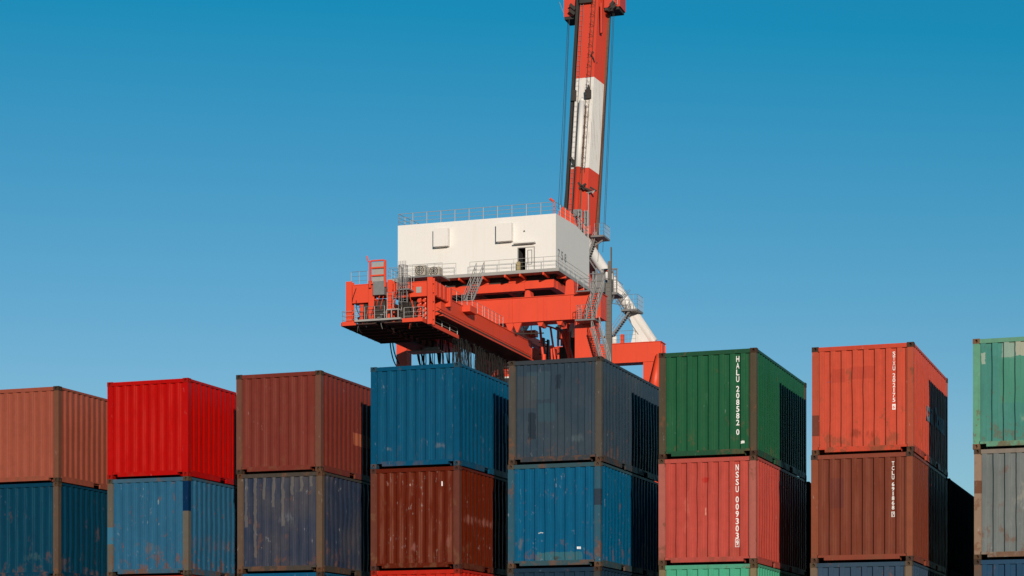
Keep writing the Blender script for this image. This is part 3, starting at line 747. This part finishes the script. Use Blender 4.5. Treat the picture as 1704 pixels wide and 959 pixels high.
# festoon: rail and hanging cables
fr = CB().box((-62.9,171.5,34.0),(-62.75,190.0,34.12)).build('festoon_rail','dark')
rnd = random.Random(5)
for i in range(84):
    t = i/83; y = 172.2+17.2*t**1.15; x = -62.8+rnd.uniform(-.25,.35); L = rnd.uniform(2.6,3.6)*(1.0-.25*t)
    w = rnd.uniform(.18,.5); mb = CB()
    for sgn in (-1,1):
        pts = []
        for k in range(7):
            q = k/6; pts.append((x+rnd.uniform(-.03,.03), y+sgn*w*(.35+.65*math.sin(q*math.pi*.8)), 34.05-L*q))
        mb.poly(pts, rnd.uniform(.018,.034), 5)
    mb.tube((x,y-w*.74,34.05-L),(x,y+w*.74,34.05-L),.028,5)
    mb.box((x-.06,y-.08,33.88),(x+.06,y+.08,34.0))
    mb.build('festoon_cable','rubber',fr)
for i in range(17):
    u = 692+i*3.4; a = on_y(u, 556+.3*i, 177+rnd.uniform(-2,3)); mb = CB(); pts = []
    du = rnd.uniform(-.25,.7)
    for k in range(7): q = k/6; pts.append((a.x+du*q*q+rnd.uniform(-.03,.03), a.y, a.z-3.6*q))
    mb.poly(pts, rnd.choice((.035,.04,.05,.09,.10)), 6); mb.build('festoon_cable','rubber',fr)
for u,du in ((649,.9),(653,1.2)):
    a = on_y(u,565,172); pts = [(a.x+du*(k/7)**1.6, 172, a.z-2.6*math.sin(k/7*1.5)) for k in range(8)]
    CB().poly(pts,.06,6).build('festoon_cable','rubber',fr)
a = on_y(705,560,174); mb = CB().box((a.x-1.4,173.5,33.0),(a.x+1.6,175.0,33.1)).box((a.x+.3,173.4,33.1),(a.x+1.7,173.5,33.3)); mb.build('maintenance_step','galv')

# --- machinery house
HXL, HXR, HYF, HYB, HZ0, HZ1 = -73.69, -57.71, 186.3, 197.5, 42.2, 47.55
RIDY, RIDZ = 192.8, 47.85
DX0, DX1, DZ1 = -61.42, -60.72, 44.52
mb = CB()
def quad(*p): mb.add(p, [(0,1,2,3)])
quad((HXL,HYF,HZ0),(DX0,HYF,HZ0),(DX0,HYF,HZ1),(HXL,HYF,HZ1)); quad((DX1,HYF,HZ0),(HXR,HYF,HZ0),(HXR,HYF,HZ1),(DX1,HYF,HZ1))
quad((DX0,HYF,DZ1),(DX1,HYF,DZ1),(DX1,HYF,HZ1),(DX0,HYF,HZ1))
for x in (HXL,HXR): mb.add([(x,HYF,HZ0),(x,HYB,HZ0),(x,HYB,47.45-.0),(x,RIDY+.001,RIDZ),(x,HYF,HZ1)],[(0,1,2,3,4)])
quad((HXL,HYB,HZ0),(HXR,HYB,HZ0),(HXR,HYB,47.45),(HXL,HYB,47.45))
quad((HXL,HYF,HZ1),(HXR,HYF,HZ1),(HXR,RIDY,RIDZ),(HXL,RIDY,RIDZ)); quad((HXL,RIDY,RIDZ),(HXR,RIDY,RIDZ),(HXR,HYB,47.45),(HXL,HYB,47.45))
quad((HXL,HYF,HZ0),(HXR,HYF,HZ0),(HXR,HYB,HZ0),(HXL,HYB,HZ0))
house = mb.build('machinery_house','house')
house['label'] = 'white box shaped machinery house on top of the crane'
mb = CB(); quad((DX0,HYF,HZ0+.01),(DX0,HYF+1.5,HZ0+.01),(DX0,HYF+1.5,DZ1),(DX0,HYF,DZ1)); quad((DX1,HYF,HZ0+.01),(DX1,HYF+1.5,HZ0+.01),(DX1,HYF+1.5,DZ1),(DX1,HYF,DZ1))
quad((DX0,HYF+1.5,HZ0+.01),(DX1,HYF+1.5,HZ0+.01),(DX1,HYF+1.5,DZ1),(DX0,HYF+1.5,DZ1)); quad((DX0,HYF,DZ1),(DX1,HYF,DZ1),(DX1,HYF+1.5,DZ1),(DX0,HYF+1.5,DZ1)); quad((DX0,HYF,HZ0+.02),(DX1,HYF,HZ0+.02),(DX1,HYF+1.5,HZ0+.02),(DX0,HYF+1.5,HZ0+.02))
mb.build('doorway','void',house)
mb = CB().box((DX0-.08,HYF-.05,HZ0),(DX0,HYF+.02,DZ1+.08)).box((DX0,HYF-.05,DZ1),(-59.78,HYF-.002,DZ1+.08)).box((-59.86,HYF-.05,HZ0),(-59.78,HYF-.002,DZ1)); mb.build('door_frame','palegalv',house)
mb = CB().box((DX1+.02,HYF-.055,HZ0+.03),(-59.88,HYF-.003,DZ1-.03)); dr = mb.build('door','white',house)
mb = CB()
for a_,b_,c2,d2 in ((-60.5,42.9,-60.44,44.3),(-60.1,42.9,-60.04,44.3),(-60.44,44.24,-60.1,44.3),(-60.44,42.9,-60.1,42.96)): mb.box((a_,HYF-.075,b_),(c2,HYF-.056,d2))
mb.build('door_window_frame','galv',dr)
CB().box((-61.75,HYF-.65,44.86),(-59.65,HYF-.003,44.98)).build('door_canopy','white',house)
for a_,b_ in (((-69.8,45.13),(-68.33,46.85)),((-63.45,45.17),(-61.92,46.86))):
    CB().box((a_[0],HYF-.62,a_[1]),(b_[0],HYF-.003,b_[1])).build('vent_hood','white',house)
mb = CB(); mb.tube((-60.8,HYF-.2,46.1),(-60.8,HYF,46.1),.05,8); mb.build('wall_lamp','dark',house)
mb = CB(); railing(mb, [(HXR-.08,HYB-.1,47.45),(HXR-.08,RIDY,RIDZ),(HXR-.08,HYF+.08,HZ1),(HXL+.08,HYF+.08,HZ1),(HXL+.08,RIDY,RIDZ)],1.12,1.45,.03)
mb.build('roof_railing','palegalv',house)
mb = CB()
for i,chx in enumerate('758'):
    put_glyph(mb, chx, HYF+.95+i*1.05, 43.95, .62, .85, lambda y,z: (HXR+.008, y, z), .0)
mb.build('house_number','greylet',house)
mb = CB().box((DX0-.02,HYF-.5,HZ0+.02),(DX0+.3,HYF-.25,HZ0+.95)); mb.build('yellow_cabinet','yellow',house)
# walkway round the house
WZ = 42.18
mb = CB(); deck(mb, HXL-.6,-57.05,185.1,186.28,WZ,.3); deck(mb,-57.69,-57.05,186.281,HYB+.6,WZ,.3); deck(mb,HXL-.6,HXL-.02,186.281,HYB+.6,WZ,.3)
ww = mb.build('house_walkway','palegalv')
mb = CB(); railing(mb, [(-57.1,HYB+.5,WZ),(-57.1,185.15,WZ),(-65.9,185.15,WZ)],1.1,1.6); railing(mb,[(-67.3,185.15,WZ),(HXL-.5,185.15,WZ),(HXL-.5,HYB,WZ)],1.1,1.6)
mb.build('walkway_railing','palegalv',ww)
for x in (-58.6,-60.9,-62.4,-64.6,-67,-69.5,-72): CB().box((x-.08,185.15,WZ-.55),(x+.08,187.4,WZ-.302)).build('walkway_bracket','red',ww)
for y in (187.6,189.6,191.6,193.6,195.6): CB().box((-57.98,y-.08,WZ-.52),(-57.08,y+.08,WZ-.302)).build('walkway_bracket','red',ww)
mb = CB().box((HXL+.1,186.9,WZ-.304),(HXR-.1,HYB-.2,WZ-.31)); mb.box((HXL,187.0,41.0),(-58.3,187.2,41.87)); mb.build('underfloor_shade_plate','dark')  # dark plates put the shade below the house into the colour
# support frame of red beams under the house
mb = CB().box((-73.5,186.95,40.62),(-61.0,187.9,41.40)).box((-61.0,186.9,40.75),(-58.1,187.85,41.5)).box((-58.75,187.86,40.75),(-58.05,197.3,41.5)).box((-73.5,196.4,40.62),(-58.76,197.2,41.4))
for x in (-71.5,-67.5,-63.5): mb.box((x-.25,187.91,41.05),(x+.25,196.39,41.6))
mb.box((-66.4,186.9,41.41),(-64.6,187.7,41.86)).box((-62.6,186.9,41.41),(-60.9,187.7,41.86))
mb.build('support_frame','red')
def pad(x,y,w,d,z0,z1):
    mb = CB()
    pts = [(x-w/2,y,z0),(x+w/2,y,z0)]+[(x+w/2*math.cos(t)*.8, y, z1-.3*w+.3*w*math.sin(t)) for t in [math.pi*k/8 for k in range(9)]]
    mb.prism(pts,(0,d,0)); mb.build('bearing_pad','red')
pad(on_y(878,490,LY0+.4).x, LY0+.4, .65, 1.0, 39.42, 40.15)
pad(on_y(948,485,LY0+.4).x, LY0+.4, .95, 1.2, 39.42, 40.9)
pad(-70.5, LY0+.4, .95, 1.2, 39.42, 40.7)
mb = CB()
for x in (-70.0,-66.0): CB().box((x-.4,186.3,38.6),(x+.4,215.9,39.3)).build('longitudinal_beam','red')
# stair from the girder up to the walkway
mb = CB(); stairs(mb, on_y(772,506,184.3), on_y(793,455,185.3), (.75,0,0), 13); mb.build('stairs','galv')
# cooling units beside the ladder
for u0,u1,v0,v1 in ((690,707,441,459),(713,731,444,459)):
    a, b = on_y(u0,v1,183.2), on_y(u1,v0,183.2)
    un = CB().box((a.x,183.2,a.z),(b.x,184.2,b.z)).build('cooling_unit','beige')
    mb = CB(); cx, cz = (a.x+b.x)/2, (a.z+b.z)/2
    for k in range(20):
        t = 2*math.pi*k/20; t2 = 2*math.pi*(k+1)/20
        for rr in (.4,.25): mb.tube((cx+rr*math.cos(t),183.15,cz+rr*math.sin(t)),(cx+rr*math.cos(t2),183.15,cz+rr*math.sin(t2)),.03,4)
    mb.tube((cx,183.19,cz),(cx,183.1,cz),.12,10); mb.build('fan_guard','dark',un)
mb = CB(); deck(mb, on_y(662,461,183).x, on_y(736,461,183).x, 182.6, 185.09, 41.75, .14)
railing(mb, [(on_y(662,461,182.7).x,182.7,41.75),(on_y(736,461,182.7).x,182.7,41.75)],1.1,.8)
for u in (668,690,712,732): mb.bar(on_y(u,462,184.5), (on_y(u,462,184.5).x,184.5,39.5),.12,.12,(0,1,0))
mb.build('unit_platform','galv')

# --- pipes and struts under the crossbeam on the right
for a,b,r in (((916,545),(925,608),.10),((928.5,548),(929,608),.11),((935,552),(951,608),.13),((939,548),(956,608),.12),((917,575),(919,608),.09),((946,540),(947,608),.16),((905,590),(905,608),.2),((898,540),(905,608),.12)):
    CB().tube(on_y(*a,191), on_y(*b,191), r, 10).build('pipe','red')
CB().bar(on_y(902,540,191), on_y(930,549,191),.16,.16).build('brace','red'); CB().bar(on_y(944,540,190),on_y(1008,562,190),.18,.18).build('brace','red')
for u,v0,v1,w in ((941,547,608,.28),(951,562,608,.34),(934,578,608,.2),(903,562,608,.1),(911,565,608,.08),(948,540,608,.12)):
    a, b = on_y(u,v1,193), on_y(u,v0,193); CB().box((a.x-w,193,a.z),(a.x+w,193.5,b.z)).build('hoist_post','dark')
for v,u0,u1 in ((556,846,905),(578,897,911),(570,897,911),(590,897,913)): a, b = on_y(u0,v,197), on_y(u1,v-1.5,197); CB().bar(a,b,.12,.10).build('hoist_rail','dark')
for u in (856,871,884): CB().tube(on_y(u,541,197), on_y(u,557,197), .05, 6).build('hoist_rail','dark')
mb = CB(); mb.bar(on_y(846,558.5,203), on_y(893,555.5,203), 1.0,.62); mb.build('tie_beam','red')
mb = CB(); mb.tube(on_y(925,546,194), on_y(946,556,194), .18, 8); mb.build('white_cylinder','galv')
mb = CB(); mb.tube(on_y(955,561,188.5), on_y(955,536,188.5), .22, 12); mb.tube(on_y(948,552,188.8), on_y(951,536,188.8), .1, 8); mb.build('white_cylinder','white')
# operator cab hanging below the girder end
a, b = on_y(823,640,188), on_y(850,612,188)
mb = CB().box((a.x,187.0,32.55),(b.x+.3,189.5,32.75)); 
for u in (824,833): p = on_y(u,615,188); mb.tube((p.x,188,32.75),(p.x,188,34.45),.09,6)
mb.box((a.x+.1,187.4,32.76),(a.x+.6,188.2,33.5)).box((a.x+.9,187.2,32.76),(b.x,188.6,33.3))
cab = mb.build('operator_cab','red')
mb = CB(); railing(mb, [(a.x,187.05,32.75),(b.x+.2,187.05,32.75)],1.1,.6); mb.build('cab_railing','palegalv',cab)
mb = CB().box((a.x+.5,187.1,30.0),(b.x+.3,189.3,32.5)); mb.build('cab_window','glass',cab)
mb = CB()
for x in (a.x+.5,a.x+1.0,b.x+.3): mb.box((x-.05,187.0,30.0),(x+.05,187.09,32.54))
mb.box((a.x+.45,187.0,32.4),(b.x+.35,187.085,32.545)).build('window_frame','white',cab)

# --- access stairs and landings at the right end of the crossbeam
ac = CB(); 
stairs(ac, on_y(973,537,183.2), on_y(992,477,183.2), (.75,0,0), 15)
deck(ac, on_y(960,543,183).x, on_y(993,543,183).x, 182.4, 184.1, 36.72, .14); railing(ac,[(on_y(960,541,182.5).x,184.0,36.72),(on_y(960,541,182.5).x,182.45,36.72),(on_y(993,541,182.5).x,182.45,36.72)],1.3,.45)
stairs(ac, on_y(1003,612,182.6), on_y(984,546,182.6), (.75,0,0), 17)
deck(ac, on_y(960,489,183.5).x, on_y(982,489,183.5).x, 183.2, 184.19, 39.5,.1); railing(ac,[(on_y(961,489,183.3).x,183.3,39.5),(on_y(982,489,183.3).x,183.3,39.5)],1.1,.7)
ac.build('access_stairs','galv')
# lift mast
mb = CB(); a = on_y(1012.5,612,187.2)
mb.box((a.x-.24,187.0,10),(a.x+.2,187.4,40.8)); mb.box((a.x+.21,187.05,10),(a.x+.30,187.35,44.2)).box((a.x-.05,187.1,40.8),(a.x+.17,187.3,42.9))
for i in range(44): mb.box((a.x-.26,186.96,24+i*.4),(a.x+.22,186.99,24.06+i*.4))
mb.build('lift_mast','mast')
mb = CB()
for u,v0,v1,w in ((987,452,492,.10),(992,446,492,.08),(997,455,486,.22),(1003,452,486,.12),(983,470,492,.07)):
    a1, b1 = on_y(u,v1,186.6), on_y(u,v0,186.6); mb.box((a1.x-w,186.6,a1.z),(a1.x+w,186.6+2*w,b1.z))
for v in (456,468,480): mb.bar(on_y(982,v,186.55), on_y(1005,v-1,186.55), .07,.07)
mb.build('service_rack','galv')
# upper landing with tall frame
mb = CB(); p0, p1 = on_y(1000,484,189.5), on_y(1031,482,189.5); z = 40.25
deck(mb, p0.x,p1.x,188.6,190.8,z,.2); railing(mb,[(p0.x,188.65,z),(p1.x,188.65,z),(p1.x,190.7,z)],1.1,.6)
for x in (p1.x-.05,p1.x-.4,p1.x-1.3): mb.tube((x,188.7,z),(x,188.7,z+2.25),.07,6)
for k in range(8): mb.tube((p1.x-.35,188.7,z+.3*k),(p1.x-.05,188.7,z+.3*k),.03,4)
mb.box((p0.x+.3,188.6,z+2.15),(p1.x,188.75,z+2.28))
ladder(mb, (p0.x+.2,188.7,z), (p0.x+.2,188.7,z+2.2),(.45,0,0),.3)
for k in range(4): mb.bar((p0.x+.4+.3*k,189,z),(p0.x+.4+.3*k,189,z+1.3),.16,.1,(0,1,0))
mb.box((p0.x,189.2,z),(p0.x+.5,189.9,z+1.0))
mb.bar((p1.x-.4,189,z-.2),(a.x+.2,187.3,z-1.5),.12,.12)
mb.build('upper_landing','galv')
mb = CB(); mb.tube((p0.x-.3,189.5,38.6),(p0.x-.25,189.5,41.6),.14,8).tube((p0.x-.25,189.5,41.6),(p0.x+.45,189.5,42.6),.14,8).tube((p0.x+.45,189.5,42.6),(p0.x+1.1,189.5,42.3),.12,8)
mb.box((p0.x-.6,189,38.3),(p0.x+.3,190,39.4)); mb.build('bent_davit','red')
# --- A-frame of white tubes on the waterside crossbeam
FY = 217.0
ap = Vector((-64.6,FY,52.9))
for foot in (on_y(1086,570,FY), Vector((-72.7,FY,40.3))):
    d = (ap-foot).normalized(); n_ = Vector((-d.z,0,d.x))
    leg = CB().tube(foot, ap, .58, 24).build('a_frame_leg','white',smooth=True)
    mb = CB(); q = foot+d*.2
    for yy in (-.5,.5):
        mb.prism([(foot.x-1.5,FY+yy-.05,40.27),(foot.x+.5,FY+yy-.05,40.27),tuple(foot+d*3.4+n_*-.45+Vector((0,yy-.05,0))),tuple(foot+d*3.6+n_*.5+Vector((0,yy-.05,0)))],(0,.1,0))
    mb.prism([(foot.x-2.2,FY-.8,40.27),(foot.x-1.0,FY-.8,40.27),(foot.x-1.9,FY-.8,41.6)],(0,.1,0))
    mb.build('leg_gusset','white',leg)
    mb = CB()
    for k in (.0,.62): mb.tube(foot+n_*.72+Vector((0,-.6+k,0))+d*1.5, ap+n_*.72+Vector((0,-.6+k,0)), .035, 5)
    mb.build('leg_handrail','galv',leg)
mb = CB().box((-66.3,FY-1.2,52.3),(-62.9,FY+1.0,53.2)).build('a_frame_head','red')
# landing and stair on the A-frame leg
mb = CB(); p0, p1 = on_y(1043,516,215.8), on_y(1064,514,215.8); z = 43.7
deck(mb, p0.x-.4,p1.x,214.9,217.4,z,.2); railing(mb,[(p0.x,214.95,z),(p1.x,214.95,z),(p1.x,217.3,z)],1.55,.45)
stairs(mb, on_y(1019,557,215.2), on_y(1047,518,215.2), (0,.8,0), 11)
railing(mb,[(on_y(1019,572,216.2).x,216.2,40.26),(on_y(1058,570,216.2).x,216.2,40.26)],1.35,1.0)
mb.tube(on_y(1018,505,215.4), on_y(1050,510,215.4), .04,5)
mb.build('a_frame_landing','galv')
mb = CB(); p = on_y(1022,572,216.5); mb.tube((p.x,216.5,40.26),(p.x,216.5,41.2),.3,14); mb.build('tank','white',smooth=True)
mb = CB(); p = on_y(1035,572,216.5); mb.box((p.x-.2,216.4,40.26),(p.x+.2,216.8,41.3)); mb.build('post_lamp','red')
mb = CB()
for x in (p0.x-.9,p0.x-.5): ladder(mb, on_y(1022,505,215.3)+Vector((x-p0.x+1.0,0,0)), on_y(1040,482,215.3)+Vector((x-p0.x+1.0,0,0)), (.0,.5,0), .4)
mb.build('leg_ladder','galv')

# --- boom, raised and leaning slightly over the water
LEAN = .19
def by(z): return 220+(z-60.6)*LEAN
BL, BR, BD, FL = -66.47, -64.32, 2.3, .70
def boom_seg(z0,z1,mat):
    vs = []
    for z in (z0,z1):
        y = by(z); vs += [(BL,y,z),(BR,y,z),(BR+FL,y+BD-.08,z-LEAN*BD),(BL-FL,y+BD-.08,z-LEAN*BD)]
    return CB().add(vs,[(3,2,1,0),(4,5,6,7),(0,1,5,4),(1,2,6,5),(2,3,7,6),(3,0,4,7)]).build('boom_section',mat)
boom_seg(41.2,60.6,'red2'); bsw = boom_seg(60.602,71.2,'boomwhite'); bsr = boom_seg(71.202,92,'red2')
mb = CB()     # dark rails along both flanks
for z0,z1 in ((41.2,92),):
    mb.bar((BL-.28,by(z0)+.25,z0),(BL-.28,by(z1)+.25,z1),.34,.5,(0,1,0))
mb.build('flank_rail','dark')
mb = CB().bar((BR+FL+.02,by(41.2)+BD-.1,41.2),(BR+FL+.02,by(92)+BD-.1,92),.30,.4,(0,1,0)); mb.build('flank_rail','brown')
mb = CB()
ladder(mb, (BL+1.35,by(60)-.25,60),(BL+1.62,by(92)-.25,92),(.42,0,0),.6,.02)
for k in range(26):
    z = 60.5+k*1.2; x = BL+1.35+.27*(z-60)/32; y = by(z)-.25; mb.poly([(x,y,z),(x+.1,y-.55,z),(x+.42,y,z),(x+.21,y-.5,z+.5),(x,y,z)],.017,4)
mb.build('boom_ladder','brown')
mb = CB(); ladder(mb, (BL+.12,by(44)-.2,44),(BL+.12,by(84)-.2,84),(.38,0,0),.6,.022); mb.build('boom_ladder','galv')
mb = CB(); mb.tube((BL+1.0,by(44)-.35,44),(BL+1.0,by(60.6)-.35,60.6),.32,16); mb.build('boom_tube','red2',smooth=True)
mb = CB(); mb.tube((BL+1.0,by(60.602)-.35,60.602),(BL+1.0,by(68.3)-.35,68.3),.32,16); mb.tube((BL+1.0,by(68.3)-.35,68.3),(BL+1.0,by(68.8)-.2,68.8),.32,16,.1); mb.build('boom_tube','white',smooth=True)
mb = CB()
for dx in (.55,1.42): mb.bar((BL+dx,by(44)-.05,44),(BL+dx,by(67.8)-.05,67.8),.10,.12,(0,1,0))
mb.build('cable_duct','brown')
mb = CB(); p = on_y(978,156,by(69)-.3); mb.box((p.x-.25,p.y-.3,p.z-.55),(p.x+.35,p.y+.25,p.z+.4)); mb.prism([(p.x-.05,p.y-.2,p.z+.4),(p.x+.3,p.y-.2,p.z+.4),(p.x+.1,p.y-.2,p.z+1.0)],(0,.3,0))
p = on_y(955,158,by(69)-.2); mb.box((p.x-.3,p.y-.2,p.z-.7),(p.x+.25,p.y+.18,p.z+.5)); mb.build('boom_junction_box','dark')
mb = CB(); z = 72.9; mb.box((BR+.02+.1,by(z)+.2,z),(BR+.25,by(z)+.25,z+.05))
hk = [(BR-.1,by(73)-.12,74.0),(BR-.25,by(73)-.12,74.1),(BR-.38,by(73)-.12,73.8),(BR-.1,by(73)-.12,73.3),(BR+.0,by(73)-.12,72.9)]; mb.poly(hk,.06,6); mb.build('boom_hook','dark')
# bracket cluster low on the boom
for a,b in (((962,304),(973,316)),((966,310),(984,318)),((958,318),(975,306)),((982,312),(992,318))): CB().bar(on_y(*a,by(59)-.6), on_y(*b,by(59)-.6),.2,.2).build('boom_bracket','dark')
for a,b in (((953,266),(961,273)),((950,262),(958,277)),((951,276),(958,276))): CB().bar(on_y(*a,by(61.5)-.3), on_y(*b,by(61.5)-.3),.2,.2).build('boom_bracket','dark')
# cross head near the tip
TZ = 79.15
CB().box((-68.6,by(TZ)+1.0,TZ-.05),(BL-.45,by(TZ)+3.4,84)).build('boom_crosshead','red2')
mb = CB().box((BR+.45,by(TZ)+1.0,TZ+.5),(-62.0,by(TZ)+3.4,84)); ch = mb.build('boom_crosshead','red2')
CB().box((-68.55,by(TZ)+1.05,TZ-.35),(BL-.5,by(TZ)+3.3,TZ-.051)).build('crosshead_shade_plate','dark',ch); CB().box((BR+.5,by(TZ)+1.05,TZ+.2),(-62.15,by(TZ)+3.3,TZ+.499)).build('crosshead_shade_plate','dark',ch)  # dark plates painting the shade beneath the cross head
for a,b in (((949,8),(958,16)),((948,17),(957,24)),((1013,18),(1025,9)),((1016,10),(1022,3)),((1012,17),(1020,16)),((963,3),(977,1)),((985,2),(990,4))): CB().bar(on_y(*a,by(79)+.6), on_y(*b,by(79)+.6),.4,.35).build('crosshead_sheave','dark',ch)
CB().box((BL+.1,by(80)-.5,80.0),(BR-.6,by(80)-.02,81.3)).build('crosshead_winch','dark',ch)
mb = CB(); 
for x in (-62.7,-62.3): mb.tube((x,by(79)+.9,79.8),(x,by(79)+.9,86),.04,5)
for k in range(12): mb.tube((-62.7,by(79)+.9,79.9+.5*k),(-62.3,by(79)+.9,79.9+.5*k),.025,4)
mb.tube((-68.6,by(79)+.9,79.5),(-69.1,by(79)+.9,80.8),.04,5)
mb.build('crosshead_ladder','galv',ch)
mb = CB().box((BR+.42,by(77)-.02,76.4),(BR+.62,by(77)+.3,TZ+.6)); mb.build('crosshead_stop','red2',ch)
# stay ropes
for a,ya,b,yb in (((947,26),223,(932,350),204),((948,26),223,(934,350),205),((945,30),224,(929,348),202),((951,200),219,(938,350),206),((1022,22),225,(1006,400),214),((1020,22),225,(1003,420),214)):
    CB().tube(on_y(*a,ya), on_y(*b,yb), .024, 5).build('stay_rope','rope')
# red winch block and small gear on the back of the house roof
mb = CB(); mb.prism([tuple(on_y(u,v,199.5)) for u,v in ((929,372),(930,352),(936,344),(944,350),(953,357),(961,376),(962,410),(929,410))],(0,2.2,0)); mb.build('sheave_block','red')
mb = CB(); mb.tube((-58.3,187.6,47.6),(-58.3,187.6,49.0),.05,6).tube((-58.3,187.6,49.0),(-58.7,187.6,49.3),.12,8); mb.build('roof_lamp','red',house)
# wind vane mast and ladder frame behind the house
mb = CB(); p = on_y(979,372,199.5); q = on_y(979,322,199.5); mb.tube((p.x,199.5,p.z-3),(q.x,199.5,q.z),.06,6); mb.tube(on_y(976,321,199.5),on_y(987,319,199.5),.05,6); r0 = on_y(985,321,199.5); mb.prism([(r0.x,199.5,r0.z),(r0.x+.1,199.5,r0.z-.1),(r0.x+.35,199.5,r0.z+.25),(r0.x+.15,199.5,r0.z+.2)],(0,.04,0)); mb.build('wind_vane','palegalv')
mb = CB()
for u in (962,967,973,977): p = on_y(u,350,199.2); mb.tube((p.x,199.2,43),(p.x,199.2,p.z),.05,5)
for v in (352,362,372,384): mb.tube(on_y(961,v,199.2), on_y(978,v,199.2), .035, 5)
p = on_y(958,352,199.6); mb.box((p.x-.2,199.4,p.z-.5),(p.x+.6,199.9,p.z+.15)); p = on_y(976,362,199.8); mb.box((p.x-.25,199.5,p.z-.8),(p.x+.25,200,p.z+.5))
mb.build('ladder_frame','galv')
# landing beside the boom
mb = CB(); p0, p1 = on_y(985,395,204), on_y(1008,394,204); z = p0.z
deck(mb, p0.x+.1,p1.x,203.2,205.6,z,.18); railing(mb,[(p0.x+.5,203.25,z),(p1.x,203.25,z),(p1.x,205.5,z)],1.2,.45)
stairs(mb, on_y(978,430,203.6), on_y(989,399,203.6), (0,.7,0), 8); mb.bar(on_y(1003,400,204), on_y(990,409,204),.14,.14); mb.build('boom_landing','galv')
